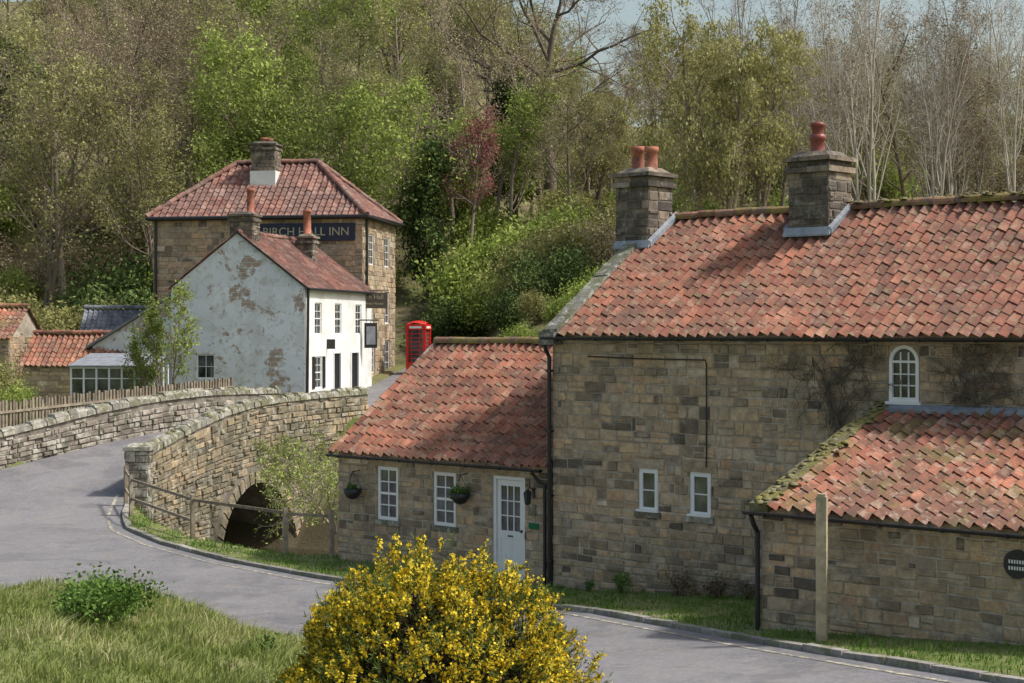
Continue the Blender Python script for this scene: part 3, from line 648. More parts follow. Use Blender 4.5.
RF.obj('roof_tiles',[M_tile_d],wh_); RG=MB(); ridge(RG,(-W/2,-.1,za+.08),(-W/2,L,za+.08)); RG.obj('ridge_tiles',[M_tile_d],wh_)
BK.tube([(.1,.1,ze-.05),(.06,.08,zb)],.06,n=8); BK.tube([(.2,-.1,ze-.08),(.2,L,ze-.08)],.06,n=8)
BK.hexa([(-W/2,-.12,za),(-W/2,-.05,za),(.18,-.05,ze-.14),(.18,-.12,ze-.14),(-W/2,-.12,za+.1),(-W/2,-.05,za+.1),(.18,-.05,ze-.04),(.18,-.12,ze-.04)])
backing(WW,front(.3),-9.5,-W,zb,4.6,d=0); WW.tri((-9.5,.3,4.6),(-W,.3,4.6),(-W,.3,6.7)); WW.quad((-9.5,.3,zb),(-9.5,5,zb),(-9.5,5,4.6),(-9.5,.3,4.6))
sl_=MB(); sl_.hexa([(-9.7,.1,4.5),(-W,.1,6.72),(-W,5,6.72),(-9.7,5,4.5),(-9.7,.1,4.6),(-W,.1,6.82),(-W,5,6.82),(-9.7,5,4.6)]); sl_.obj('lean_to_slates',[M_slate],wh_)
WW.obj('gable_wall',[M_whitewash],wh_);WS.obj('street_wall',[M_whitewall],wh_);FR.obj('window_frames',[M_white],wh_);GL.obj('window_glass',[M_glass],wh_);BK.obj('downpipes_and_doors',[M_black],wh_)
chimney(wh_,-W/2,.75,1.0,.7,8.6,9.95,[(.25,0,.17,1.1)],M_dkstone,'chimney_front')
chimney(wh_,-W/2+.9,5.5,.7,.6,8.2,9.3,[(0,0,.19,1.2)],M_dkstone,'chimney_rear')

# ================================================================ INN
inn=empty('village_inn',(-6.75,77,0),math.radians(-10))
W=10;L=6;zb=1.5;ze=10.45;za=13.2
ST=MB();MO=MB();FR=MB();GL=MB();BK=MB();RF=MB();SS=MB()
stones(ST,front(0),-W,0,zb,ze,(),cw=(.3,.75),ch=(.2,.34),depth=.03); backing(MO,front(0),-W,0,zb,ze)
so=[(1.0,1.9,8.3,9.7),(3.9,4.8,8.3,9.7),(1.0,1.9,5.6,7.1),(3.9,4.8,5.6,7.1),(1.0,2.0,3.3,4.7),(3.9,4.9,2.7,4.8)]
stones(SS,side(0),0,L,zb,ze,so,cw=(.3,.7),ch=(.2,.34),depth=.03); backing(MO,side(0),0,L,zb,ze,so)
for o in so: window(FR,GL,side(0),o,2,4,dep=.08); reveal(MO,side(0),o,.1)
MO.quad((-W,0,zb),(-W,L,zb),(-W,L,ze),(-W,0,ze));MO.quad((-W,L,zb),(0,L,zb),(0,L,ze),(-W,L,ze))
ov=.25; hx=3.0
n1=Vector((0,L/2+ov,za-ze)); l1=n1.length; n2=Vector((-(hx+ov),0,za-ze)); l2=n2.length
WT=W+2*ov
def mt(u,v): k=v/l1*(hx+ov); return k<u<WT-k
tiles(RF,(-W-ov,-ov,ze+.03),(1,0,0),n1,WT,l1,tw=.3,sub_=5,mask=mt); tiles(RF,(-W-ov,L+ov,ze+.03),(1,0,0),(0,-n1.y,n1.z),WT,l1,tw=.3,sub_=3,mask=mt)
LT=L+2*ov
def mt2(u,v): k=v/l2*(LT/2); return k<u<LT-k
tiles(RF,(ov,-ov,ze+.03),(0,1,0),n2,LT,l2,tw=.3,sub_=5,mask=mt2); tiles(RF,(-W-ov,-ov,ze+.03),(0,1,0),(-n2.x,0,n2.z),LT,l2,tw=.3,sub_=3,mask=mt2)
RF.obj('roof_tiles',[M_tile_d],inn)
RG=MB(); ym=L/2; ridge(RG,(-W+hx,ym,za+.08),(-hx,ym,za+.08),.15)
for (x,xr) in ((-W-ov,-W+hx),(ov,-hx)):
    for y in (-ov,L+ov): ridge(RG,(x,y,ze+.08),(xr,ym,za+.08),.14)
RG.obj('hip_and_ridge_tiles',[M_tile_d],inn)
BK.tube([(-W-ov,-ov-.05,ze-.02),(ov+.05,-ov-.05,ze-.02),(ov+.05,L+ov,ze-.02)],.09,n=6); BK.tube([(-W+.15,-.12,ze),(-W+.15,-.12,zb)],.07,n=6)
BK.box(-W-ov+.05,ov-.02,-ov+.02,L+ov-.02,ze-.12,ze-.03)
BK.tube([(.1,.35,ze-.1),(.1,.35,zb)],.06,n=6)
chimney(inn,-5.3,2.2,1.15,.9,11.6,14.0,[(-.1,0,.17,.35),(.2,0,.15,.3)],M_dkstone,'chimney')
wf=MB(); wf.box(-5.92,-4.68,1.7,2.7,11.6,12.75); wf.obj('chimney_render',[M_whitewall],inn)
SG=MB(); SG.box(-5.0,-.35,-.12,-.04,9.35,10.15); SG.obj('fascia_sign_board',[M_navy],inn)
def text(body,size,loc,rot,par,name,mat):
    c=bpy.data.curves.new(name,'FONT'); c.body=body; c.size=size; c.extrude=.008; c.align_x='CENTER'; c.align_y='CENTER'; c.materials.append(mat)
    o=bpy.data.objects.new(name,c); o.location=loc; o.rotation_euler=rot; return link(o,par)
text('BIRCH HALL INN',.54,(-2.65,-.135,9.75),(math.pi/2,0,0),inn,'fascia_lettering',M_gold)
SS.obj('side_wall_stones',[M_stone_lit],inn);ST.obj('wall_stones',[M_stone],inn);MO.obj('wall_joints',[M_mortar],inn);FR.obj('window_frames',[M_white],inn);GL.obj('window_glass',[M_glass],inn);BK.obj('gutters',[M_black],inn)
hs=empty('projecting_pub_sign',(-6.65,75.3,6.6),math.radians(-4))
m_=MB(); m_.box(-.3,1.15,-.05,.05,-.35,.33); m_.tube([(-.5,0,.45),(1.2,0,.45)],.03,n=5); m_.tube([(0,0,.45),(0,0,.3)],.015,n=4); m_.tube([(.9,0,.45),(.9,0,.3)],.015,n=4); m_.obj('board',[M_barkdk],hs)
text('Birch Hall',.28,(.42,-.06,.14),(math.pi/2,0,0),hs,'lettering',M_gold); text('Inn  Free House',.17,(.42,-.06,-.14),(math.pi/2,0,0),hs,'lettering_small',M_gold)
hs=empty('hanging_pub_sign',(-6.2,74.6,5.1),math.radians(15))
m_=MB(); m_.box(-.28,.28,-.03,.03,-.6,.5); m_.tube([(-.6,0,.62),(.35,0,.62)],.03,n=5); m_.tube([(0,0,.62),(0,0,.5)],.012,n=4); m_.obj('board',[M_black],hs)
m_=MB(); m_.box(-.2,.2,-.045,-.032,-.45,.35); m_.obj('picture',[M_slate],hs)

# ================================================================ TELEPHONE BOX
tb=empty('red_telephone_box',(-4.4,80,base1(-4.4,80)+.12),math.radians(-14))
R=MB();G=MB();Wt=MB();h=.47
R.box(-h,h,-h,h,-.4,.12); R.box(-h+.02,h-.02,-h+.02,h-.02,.12,.16)
for sx in (-1,1):
    for sy in (-1,1): R.box(*(sorted((sx*h,sx*(h-.11)))),*(sorted((sy*h,sy*(h-.11)))),.12,2.02)
R.box(-h-.02,h+.02,-h-.02,h+.02,2.0,2.2)
for mp in (front(-h+.03),side(h-.03),lside(-h+.03),back(h-.03)):
    R.mbox(mp,-.36,.36,.14,.45,-.03,0.002)
    for k in range(9): z=.45+k*.1925; R.mbox(mp,-.36,.36,z-.014,z+.014,-.025,0)
    for u in (-.2,.2): R.mbox(mp,u-.015,u+.015,.45,2.0,-.026,.001)
    G.quad(mp(-.36,.45,-.02),mp(.36,.45,-.02),mp(.36,2.0,-.02),mp(-.36,2.0,-.02))
    Wt.mbox(mp,-.3,.3,2.05,2.15,.045,.055)
n=8
def D(a,b):
    u=-h+2*h*a/n;v=-h+2*h*b/n; return (u,v,2.22+.2*(1-(u/h)**2*.55-(v/h)**2*.55))
for i in range(n):
    for j in range(n): R.quad(D(i,j),D(i+1,j),D(i+1,j+1),D(i,j+1),r=.5)
R.box(-h,h,-h,h,2.19,2.24)
R.obj('cabinet',[M_red],tb);G.obj('glazing',[M_glass],tb);Wt.obj('telephone_panel',[M_white],tb)

# ================================================================ BRIDGE
br=empty('stone_bridge')
def polyfn(P):
    s=arclen(P[:,:2])
    q=np.linspace(0,s[-1],120); x=np.interp(q,s,P[:,0]);y=np.interp(q,s,P[:,1]);z=np.interp(q,s,P[:,2])
    ker=np.ones(13)/13
    def sm(a):
        e=np.concatenate([a[0]+(a[0]-a[1:7][::-1]),a,a[-1]+(a[-1]-a[-7:-1][::-1])]); return np.convolve(e,ker,'valid')
    x,y,z=sm(x),sm(y),sm(z)
    tx=np.gradient(x);ty=np.gradient(y);l=np.hypot(tx,ty)
    nxn=ty/l;nyn=-tx/l
    f=lambda arr:(lambda u:float(np.interp(u,q,arr)))
    return s[-1],f(x),f(y),f(z),f(nxn),f(nyn)
def parapet(tag,P,zbot,arch=None,thick=.42,mat=M_stone_br,ch=(.13,.27)):
    Lp,fx,fy,fz,fnx,fny=polyfn(P)
    mp=lambda u,z,d:(fx(u)+fnx(u)*d,fy(u)+fny(u)*d,z)
    S=MB();B=MB();C=MB()
    def az(u):
        if not arch: return None
        c,r,zs,h=arch; t=(u-c)/r
        return zs+h*math.sqrt(max(0,1-t*t)) if abs(t)<1 else None
    def cl(u,z,a,b,c,d):
        if d>fz(u)-.08: return False
        if arch:
            cc,r,zs,h=arch
            for uu in (a,b,u):
                t=(uu-cc)/(r+.42)
                if abs(t)<1 and c< zs+(h+.42)*math.sqrt(1-t*t)-.05: return False
        return True
    kz=lambda uu,zz: zz+(fz(uu)-2.5)*max(0,min(1,(zz+1.2)/3.6))
    mps=lambda u,z,d: mp(u,kz(u,z),d)
    def cl2(u,z,a,b,c,d): return cl(u,kz(u,z),a,b,kz(u,c),kz(u,d))
    stones(S,mps,0,Lp,zbot,2.6,clip=cl2,ch=ch,cw=(.2,.7),depth=.06,gap=.012)
    N=90
    for i in range(N):
        u0=Lp*i/N;u1=Lp*(i+1)/N
        b0=zbot if az(u0) is None else az(u0); b1=zbot if az(u1) is None else az(u1)
        B.quad(mp(u0,b0,0),mp(u1,b1,0),mp(u1,fz(u1)-.06,0),mp(u0,fz(u0)-.06,0))
        zi0=base1(fx(u0),fy(u0))-.3;zi1=base1(fx(u1),fy(u1))-.3
        B.quad(mp(u0,zi0,-thick),mp(u1,zi1,-thick),mp(u1,fz(u1)-.06,-thick),mp(u0,fz(u0)-.06,-thick))
    B.quad(mp(0,zbot,0),mp(0,zbot,-thick),mp(0,fz(0)-.06,-thick),mp(0,fz(0)-.06,0))
    u=0
    while u<Lp-.05:
        w=random.uniform(.25,.6); u2=min(u+w,Lp); a=u+.012;b=u2-.012; o=.05+random.uniform(0,.04); hh=.14+random.uniform(-.05,.06)
        za_,zb_=fz(a),fz(b); t=random.uniform(-.02,.02)
        C.hexa([mp(a,za_-.1,o),mp(b,zb_-.1,o),mp(b,zb_-.1,-thick-.05),mp(a,za_-.1,-thick-.05),mp(a,za_+hh*.45+t,o-.03),mp(b,zb_+hh*.45+t,o-.03),mp(b,zb_+hh*.55+t,-thick),mp(a,za_+hh*.55+t,-thick)])
        C.hexa([mp(a,za_+hh*.4,o-.06),mp(b,zb_+hh*.4,o-.06),mp(b,zb_+hh*.4,-thick),mp(a,za_+hh*.4,-thick),mp(a+.03,za_+hh,o-.16),mp(b-.03,zb_+hh,o-.16),mp(b-.03,zb_+hh,-thick+.1),mp(a+.03,za_+hh,-thick+.1)])
        u=u2
    if arch:
        c,r,zs,h=arch; n=23
        for i in range(n):
            t0=math.pi*i/n+.012;t1=math.pi*(i+1)/n-.012
            pts=lambda t,e:(c+(r+e)*math.cos(t),zs+(h+e)*math.sin(t))
            a0=pts(t0,0);a1=pts(t1,0);b1=pts(t1,.38);b0=pts(t0,.38); pr=.05+random.uniform(-.01,.02)
            S.hexa([mp(*a0,-.1),mp(*a1,-.1),mp(*b1,-.1),mp(*b0,-.1),mp(*a0,pr),mp(*a1,pr),mp(*b1,pr),mp(*b0,pr)])
        n=28
        for i in range(n):
            t0=math.pi*i/n;t1=math.pi*(i+1)/n
            a0=(c+r*math.cos(t0),zs+h*math.sin(t0));a1=(c+r*math.cos(t1),zs+h*math.sin(t1))
            B.quad(mp(*a0,0),mp(*a1,0),mp(*a1,-5.5),mp(*a0,-5.5))
    S.obj(tag+'_stones',[mat],br);B.obj(tag+'_joints',[M_mortar_dk],br);C.obj(tag+'_coping',[M_coping],br)
    return mp,Lp,fz
mpR,LpR,fzR=parapet('downstream_parapet',PR,-2.9,arch=(8.4,3.1,-2.7,2.75))
mpLp,LpL,_=parapet('upstream_parapet',PL,.2,mat=M_stone_par,ch=(.12,.24))
mosstufts('parapet_moss',[mpR(u,fzR(u)+random.uniform(.06,.12),random.uniform(-.3,-.02)) for u in np.random.uniform(0,LpR,130)],br,M_mossy,.07)
S=MB();C=MB()
px,py=-10.9,49.7
for mp,a,b in ((front(py-.3),px-.32,px+.32),(back(py+.3),px-.32,px+.32),(side(px+.32),py-.3,py+.3),(lside(px-.32),py-.3,py+.3)):
    stones(S,mp,a,b,-1.2,1.75,cw=(.25,.5),ch=(.18,.28),depth=.04); backing(C,mp,a,b,-1.2,1.75)
S.obj('pier_stones',[M_stone_par],br);C.obj('pier_joints',[M_mortar_dk],br)
C=MB();C.box(px-.4,px+.4,py-.38,py+.38,1.75,1.86);C.hexa([(px-.36,py-.34,1.855),(px+.36,py-.34,1.855),(px+.36,py+.34,1.855),(px-.36,py+.34,1.855),(px-.2,py-.2,1.96),(px+.2,py-.2,1.96),(px+.2,py+.2,1.96),(px-.2,py+.2,1.96)]);C.obj('pier_cap',[M_coping],br)

# ================================================================ FENCES, POST
def rail(mb,p,q,w=.05,h=.1):
    p=Vector(p);q=Vector(q);d=(q-p).normalized();s=d.cross(Vector((0,0,1))).normalized()*w/2;u=Vector((0,0,h/2))
    mb.hexa([p-s-u,p+s-u,q+s-u,q-s-u,p-s+u,p+s+u,q+s+u,q-s+u])
def upright(mb,x,y,z0,z1,w=.12,lean=(0,0),ang=0):
    c,s=math.cos(ang)*w/2,math.sin(ang)*w/2
    q=[(-c+s,-s-c),(c+s,s-c),(c-s,s+c),(-c-s,-s+c)]
    mb.hexa([(x+a,y+b,z0) for a,b in q]+[(x+a+lean[0],y+b+lean[1],z1) for a,b in q])
mb=MB(); fp=[(-10.95,48.2),(-10.5,46.9),(-7.95,42.3),(-5.2,39.1),(-4.1,38.7)]
for i,(x,y) in enumerate(fp):
    gz=base1(x,y); upright(mb,x,y,gz-.8,gz+1.15,.1,(random.uniform(-.03,.03),0),.5)
for (a,b) in zip(fp[:-1],fp[1:]):
    rail(mb,(*a,base1(*a)+1.02),(*b,base1(*b)+1.0+random.uniform(-.04,.04)),.04,.07)
    if a[0]<-10.2 : rail(mb,(*a,base1(*a)+.5),(*b,base1(*b)+.5),.04,.07)
mb.obj('timber_post_and_rail_fence',[M_wood])
mb=MB(); A=Vector((-18.5,55.4,0));B_=Vector((-10.6,64.8,0));n=95
for i in range(n):
    p=A.lerp(B_,i/n); t=i/n; zt=2.72+.75*t+random.uniform(-.06,.06)
    upright(mb,p.x,p.y,1.0,zt,.075,(random.uniform(-.02,.02),0),.87)
for zz in (-.35,-.95): rail(mb,(A.x+.04,A.y-.03,2.72+zz),(B_.x+.04,B_.y-.03,3.47+zz),.04,.08)
mb.obj('picket_fence',[M_wood])
mb=MB(); upright(mb,4.52,24.8,base1(4.52,24.8)-.3,2.8,.15,(.0,0),-.35); upright(mb,4.52,24.8,2.795,2.84,.12,(0,0),-.35)
mb.obj('wooden_post',[M_post])

# ================================================================ OUTBUILDINGS LEFT
def outb(name,loc,rz,W,D,zb,ze,zr,tm,wallm=M_stone):
    e=empty(name,(loc[0],loc[1],0),rz); S=MB();Mo=MB();R=MB()
    stones(S,front(0),0,W,zb,ze,depth=.03); backing(Mo,front(0),0,W,zb,ze); stones(S,side(W),0,D,zb,ze,depth=.03);backing(Mo,side(W),0,D,zb,ze);backing(Mo,lside(0),0,D,zb,ze);backing(Mo,back(D),0,W,zb,ze)
    q=Vector((0,D/2,zr-ze)); l=q.length+.2
    for xx in (0,W): Mo.tri((xx,0,ze),(xx,D,ze),(xx,D/2,zr))
    tiles(R,(-.15,-.15,ze-.1),(1,0,0),q,W+.3,l,sub_=6); tiles(R,(-.15,D+.15,ze-.1),(1,0,0),(0,-q.y,q.z),W+.3,l,sub_=4)
    S.obj('wall_stones',[wallm],e);Mo.obj('wall_joints',[M_mortar],e);R.obj('roof_tiles',[tm],e); rg=MB();ridge(rg,(-.15,D/2,zr+.09),(W+.15,D/2,zr+.09));rg.obj('ridge_tiles',[tm],e)
    return e
outb('stone_outbuilding',(-20.1,70,0),-.08,4.0,3.0,1.8,3.9,5.1,M_tile)
outb('stone_barn',(-26.5,74.5,0),-.08,4.6,4,2,5.0,6.3,M_tile_m)
outb('slate_shed',(-20.2,80,0),.1,4.4,3,2.5,5.3,6.3,M_slate)
cv=empty('conservatory',(-16.9,65.2,0),-.1); F_=MB();G_=MB();RS=MB()
for i in range(7): x=i*.5; F_.box(x-.035,x+.035,-.04,.04,1.8,3.85)
F_.box(-.04,3.04,-.05,.05,3.8,3.9);F_.box(-.04,3.04,-.045,.045,1.8,2.6);F_.box(-.04,3.04,-.035,.035,3.4,3.44)
for i in range(5): y=i*.6; F_.box(3.0,3.08,y-.04,y+.04,1.8,3.9)
G_.quad((0,0.0,2.6),(3.0,0,2.6),(3.0,0,3.8),(0,0,3.8));G_.quad((3.03,0,1.8),(3.03,2.4,1.8),(3.03,2.4,4.2),(3.03,0,3.8))
RS.hexa([(-.1,-.12,3.86),(3.15,-.12,3.86),(3.15,2.4,4.3),(-.1,2.4,4.3),(-.1,-.12,3.92),(3.15,-.12,3.92),(3.15,2.4,4.36),(-.1,2.4,4.36)])
F_.obj('frame',[M_white],cv);G_.obj('glazing',[M_glass],cv);RS.obj('roof_sheet',[M_slate],cv)

# ================================================================ TREES
def leaf_quads(C,size,rng,asp=.55,droop=0,clump=None,jit=.2):
    n=len(C); a=rng.normal(size=(n,3)); a/=np.linalg.norm(a,axis=1)[:,None]
    b=rng.normal(size=(n,3)); b-=a*(a*b).sum(1)[:,None]; b/=np.linalg.norm(b,axis=1)[:,None]
    if droop: a=a*(1-droop)+np.array([0,0,-1])*droop
    s=size*rng.uniform(.6,1.4,(n,1)); a=a*s;b=b*s*asp
    V=np.stack([C-a*.5,C+b*.5-a*.05,C+a*.5,C-b*.5-a*.05],1).reshape(-1,3)
    F=np.arange(4*n).reshape(-1,4)
    r=np.clip((clump if clump is not None else .5)+rng.normal(size=n)*jit,0,1)
    return V,F,r
def tree(name,seed,H,trunks=1,tr=.2,nl=(12,7,5,4),leafn=8,leaf=.16,bark=None,lmat=None,ang=(.9,.9,.9,.9),trop=(.05,.12,.05,0),wob=(.08,.18,.25,.3),ratio=(.5,.5,.5,.5),start=(.25,.25,.2,.2),spread=.0,droop=0,tw=.012,leafspread=.25):
    rng=random.Random(seed); nr=np.random.default_rng(seed); mb=MB(); tips=[]
    maxl=len(nl)
    def rv(): return Vector((rng.gauss(0,1),rng.gauss(0,1),rng.gauss(0,1)))
    segs=[8,6,4,3,2];sides=[7,5,4,3,3]
    def branch(p,d,L,r,lev):
        ns=segs[lev]; pts=[p.copy()]; dirs=[d.copy()]
        for i in range(ns):
            d=(d+rv()*wob[min(lev,3)]*.6+Vector((0,0,1))*trop[min(lev,3)]).normalized()
            p=p+d*(L/ns); pts.append(p.copy()); dirs.append(d.copy())
        mb.tube(pts,r,max(r*(.25 if lev else .2),tw*.5),n=sides[lev],cap=False,r=rng.random())
        if lev<maxl:
            for j in range(nl[lev]):
                t=start[lev]+(1-start[lev])*((j+rng.random())/nl[lev]); k=t*ns;i=min(int(k),ns-1)
                q=pts[i].lerp(pts[i+1],k-i); dd=dirs[i+1]
                pe=rv(); pe=(pe-dd*pe.dot(dd)).normalized(); an=ang[lev]*rng.uniform(.7,1.25)
                cd=dd*math.cos(an)+pe*math.sin(an)
                fl=(1.15-.65*t) if lev==0 else (1.1-.5*t)
                branch(q,cd.normalized(),L*ratio[lev]*fl*rng.uniform(.75,1.2),max(r*(1-.7*t)*.55,tw*.7),lev+1)
        if lev>=maxl or (lev==maxl-1 and rng.random()<.5):
            if leafn:
                c=rng.random()
                for _ in range(leafn):
                    k=rng.random()*ns;i=min(int(k),ns-1); q=pts[i].lerp(pts[i+1],k-i)+rv()*leafspread; tips.append((q.x,q.y,q.z,c))
    for t in range(trunks):
        a=rng.random()*6.28; off=Vector((math.cos(a),math.sin(a),0))*(.3*H*.06 if trunks>1 else 0)
        d=Vector((math.cos(a)*spread,math.sin(a)*spread,1)).normalized()
        branch(off,d,H*rng.uniform(.85,1.05),tr,0)
    V=np.array(mb.v);nb=len(mb.f)
    Fb=np.array(mb.f); Rb=np.array(mb.r)
    if tips:
        T=np.array(tips); lv,lf,lr=leaf_quads(T[:,:3],leaf,nr,droop=droop,clump=T[:,3])
        Fb=np.vstack([Fb,lf+len(V)]); V=np.vstack([V,lv]); Rb=np.concatenate([Rb,lr])
    mi=np.zeros(len(Fb),int); mi[nb:]=1
    return np_mesh(name,V,Fb,[bark or M_bark,lmat or L_fresh],Rb,mi)
T={}
T['brown']=[tree('bare_tree_a',1,13,2,.15,(12,6,5,2),4,.13,M_bark,L_bud,spread=.12,ratio=(.42,.5,.55,.5)),
            tree('bare_tree_b',2,14,1,.2,(15,7,5,3),3,.13,M_bark,L_bud,ratio=(.42,.5,.55,.5)),
            tree('bare_tree_c',14,13,2,.16,(12,7,5,2),3,.13,M_bark,L_bud,spread=.25,ang=(1,.9,.9,.9),ratio=(.5,.5,.5,.5))]
T['fresh']=[tree('leafy_tree_a',3,11,2,.15,(11,6,5),13,.2,M_bark,L_fresh,spread=.15,leafspread=.32,ratio=(.45,.5,.5,.5)),
            tree('leafy_tree_b',4,12,1,.2,(14,7,5),12,.2,M_bark,L_fresh,leafspread=.32,ratio=(.42,.5,.5,.5))]
T['olive']=[tree('budding_tree_a',5,13,2,.16,(12,6,5),9,.17,M_bark,L_olive,spread=.12,leafspread=.3,ratio=(.42,.5,.5,.5)),
            tree('budding_tree_b',6,12,1,.2,(13,6,5,3),4,.16,M_bark,L_olive,leafspread=.25,ratio=(.45,.5,.5,.5))]
T['dark']=[tree('ivy_clad_tree_a',7,9,1,.2,(20,7,5),16,.22,M_barkdk,L_dark,leafspread=.3,start=(.08,.2,.2,.2),ratio=(.3,.45,.5,.5))]
T['pale']=[tree('pale_tree_a',8,15,4,.11,(12,5,4,2),1,.1,M_barkpale,L_bud,spread=.18,ang=(.5,.6,.8,.8),trop=(.05,.15,.08,0),ratio=(.42,.45,.5,.5)),
           tree('pale_tree_b',9,16,3,.13,(13,5,4,2),1,.1,M_barkpale,L_bud,spread=.15,ang=(.55,.6,.8,.8),trop=(.05,.15,.08,0),ratio=(.4,.45,.5,.5))]
T['willow']=[tree('willow_mesh',10,11,3,.2,(12,7,7),13,.17,M_bark,L_willow,spread=.2,ang=(.8,.9,.8,.8),trop=(.04,.02,-.22,-.4),ratio=(.42,.5,.75,.5),droop=.5,leafspread=.14)]
T['oak']=[tree('oak_mesh',12,12,1,.42,(12,8,6,4),2,.12,M_barkdk,L_bud,ang=(1.15,.8,.8,.8),trop=(.02,.03,.03,0),wob=(.12,.3,.4,.4),ratio=(.75,.5,.5,.5),start=(.35,.2,.2,.2))]
cop=tree('copper_tree_mesh',13,9.5,1,.15,(12,6,5),8,.14,M_bark,L_copper,leafspread=.2,start=(.5,.2,.2,.2),ratio=(.26,.5,.5,.5))
def bushmesh(name,seed,rad,h,n,leaf,lmat,lobes=7,stems=True,bark=None,jit=.2):
    nr=np.random.default_rng(seed); C=[];CL=[]
    for k in range(lobes):
        a=nr.random()*6.28; rr=nr.random()**.5*rad*.6; c=np.array([math.cos(a)*rr,math.sin(a)*rr,h*nr.uniform(.3,.65)])
        s=np.array([rad*nr.uniform(.35,.6),rad*nr.uniform(.35,.6),h*nr.uniform(.25,.42)])
        m=n//lobes; d=nr.normal(size=(m,3)); d/=np.linalg.norm(d,axis=1)[:,None]; q=c+d*s*(nr.random((m,1))**.4)*(1+.25*nr.normal(size=(m,1)))
        C.append(q); CL.append(np.clip(nr.uniform(.25,.75)+.15*np.sin(q[:,0]*5/rad+q[:,2]*4/h),0,1))
    C=np.vstack(C);CL=np.concatenate(CL); ok=C[:,2]>0; C=C[ok];CL=CL[ok]
    V,F,r=leaf_quads(C,leaf,nr,clump=CL,jit=jit)
    mb=MB()
    for k in range(24 if stems else 0):
        q=C[nr.integers(len(C))]; mb.tube([(q[0]*.1,q[1]*.1,0),(q[0]*.5,q[1]*.5,q[2]*.6),tuple(q)],.02*h/2,.006,n=3,cap=False)
    if mb.f:
        nb=len(F); F=np.vstack([F,np.array(mb.f)+len(V)]); V=np.vstack([V,np.array(mb.v)]); r=np.concatenate([r,np.array(mb.r)]); mi=np.zeros(len(F),int); mi[nb:]=1
    else: mi=np.zeros(len(F),int)
    return np_mesh(name,V,F,[lmat,bark or M_barkdk],r,mi)
B={'dark':bushmesh('dark_shrub_mesh',20,2.2,3.2,8000,.17,L_dark),'fresh':bushmesh('green_shrub_mesh',21,2.2,3,5500,.17,L_fresh),'olive':bushmesh('olive_shrub_mesh',22,2.2,2.8,4500,.16,L_olive),
   'brown':bushmesh('brown_shrub_mesh',23,2.3,2.6,3200,.13,L_bud)}
def put(name,me,x,y,s=1,z=None,parent=None,rz=None,sz=None):
    o=bpy.data.objects.new(name,me); o.location=(x,y,(g1(x,y)-.1) if z is None else z); o.rotation_euler=(0,0,random.random()*6.28 if rz is None else rz)
    o.scale=(s,s,s*(sz or 1)); return link(o,parent)
wood=empty('woodland')
cnt=0
def kind(px,yy):
    if px<160: k=random.choices(['brown','olive','fresh','dark'],[4.8,4,2.2,.2])[0]
    elif px<380: k=random.choices(['fresh','olive','brown','dark'],[4.2,3,1.6,.4])[0]
    elif px<560: k=random.choices(['olive','brown','dark','fresh','oak'],[3.3,1.7,.5,2.8,.5])[0]
    elif px<760: k=random.choices(['olive','brown','pale','willow','dark'],[3.2,2,1.3,2.2,.1])[0]
    else: k=random.choices(['pale','brown','olive'],[3.5,2.8,1.8])[0]
    if yy>125 and k in('dark','pale'): k='brown'
    return k
for y,st in ((92,5),(99,5),(107,5),(117,5.5),(129,6),(143,6.5),(160,7),(180,7.5),(205,8.5),(240,10)):
    half=y*.36+7; x=-half
    while x<half:
        xx=x+random.uniform(-.35,.35)*st; yy=y+random.uniform(-.4,.4)*6; x+=st*random.uniform(.7,1.25)
        px=512+1700*xx/yy
        if xx>-11 and xx<12 and yy<97 : continue
        if px>740 and random.random()<.2: continue
        k=kind(px,yy); s=random.uniform(.75,1.15)*(1.1 if k=='dark' else 1)
        if px>560: s*=.82
        cnt+=1; put('tree_%d'%cnt,random.choice(T[k]),xx,yy,s,parent=wood)
for i in range(300):
    yy=86+110*random.random()**1.25; xx=random.uniform(-.34*yy-4,.34*yy+4); px=512+1700*xx/yy
    if -13<xx<-3 and yy<92: continue
    w=[.6,2.4,3.4,3.4] if px<160 else ([.5,4,3,1.2] if px<420 else ([.6,2.6,3.8,2] if px<600 else [.3,1.4,3.4,3.6]))
    k=random.choices(['dark','fresh','olive','brown'],w)[0]
    cnt+=1; put('shrub_%d'%cnt,B[k],xx,yy,random.uniform(.7,1.5),parent=wood)
put('oak_tree',T['oak'][0],2.6,112,1.25)
put('willow_tree',T['willow'][0],9.8,84,1.15)
put('willow_tree',T['willow'][0],13.2,95,1.05,rz=2)
put('bare_tree',T['pale'][0],17.5,84,1.0,rz=1); put('bare_tree',T['brown'][2],21.5,90,1.0,rz=3); put('bare_tree',T['pale'][0],24.5,82,.95,rz=4.4); put('bare_tree',T['pale'][1],14.6,96,1.1,rz=.3); put('bare_tree',T['pale'][1],19.5,78,.85,rz=5.3)
put('ivy_clad_tree',T['dark'][0],-4.8,95,1.0,rz=1)
put('spring_tree',T['fresh'][0],-10.5,93,1.0,rz=1.3); put('spring_tree',T['fresh'][1],-14.5,95,1.05,rz=2.2); put('spring_tree',T['fresh'][0],-7.6,96,1.0,rz=4); put('spring_tree',T['fresh'][1],-.2,100,.8,rz=4)
put('budding_tree',T['olive'][0],-25,90,1.0,rz=2); put('budding_tree',T['olive'][1],-20.5,91,1.0,rz=4)
put('copper_leaved_tree',cop,-2.55,94.5,1.05,rz=2)
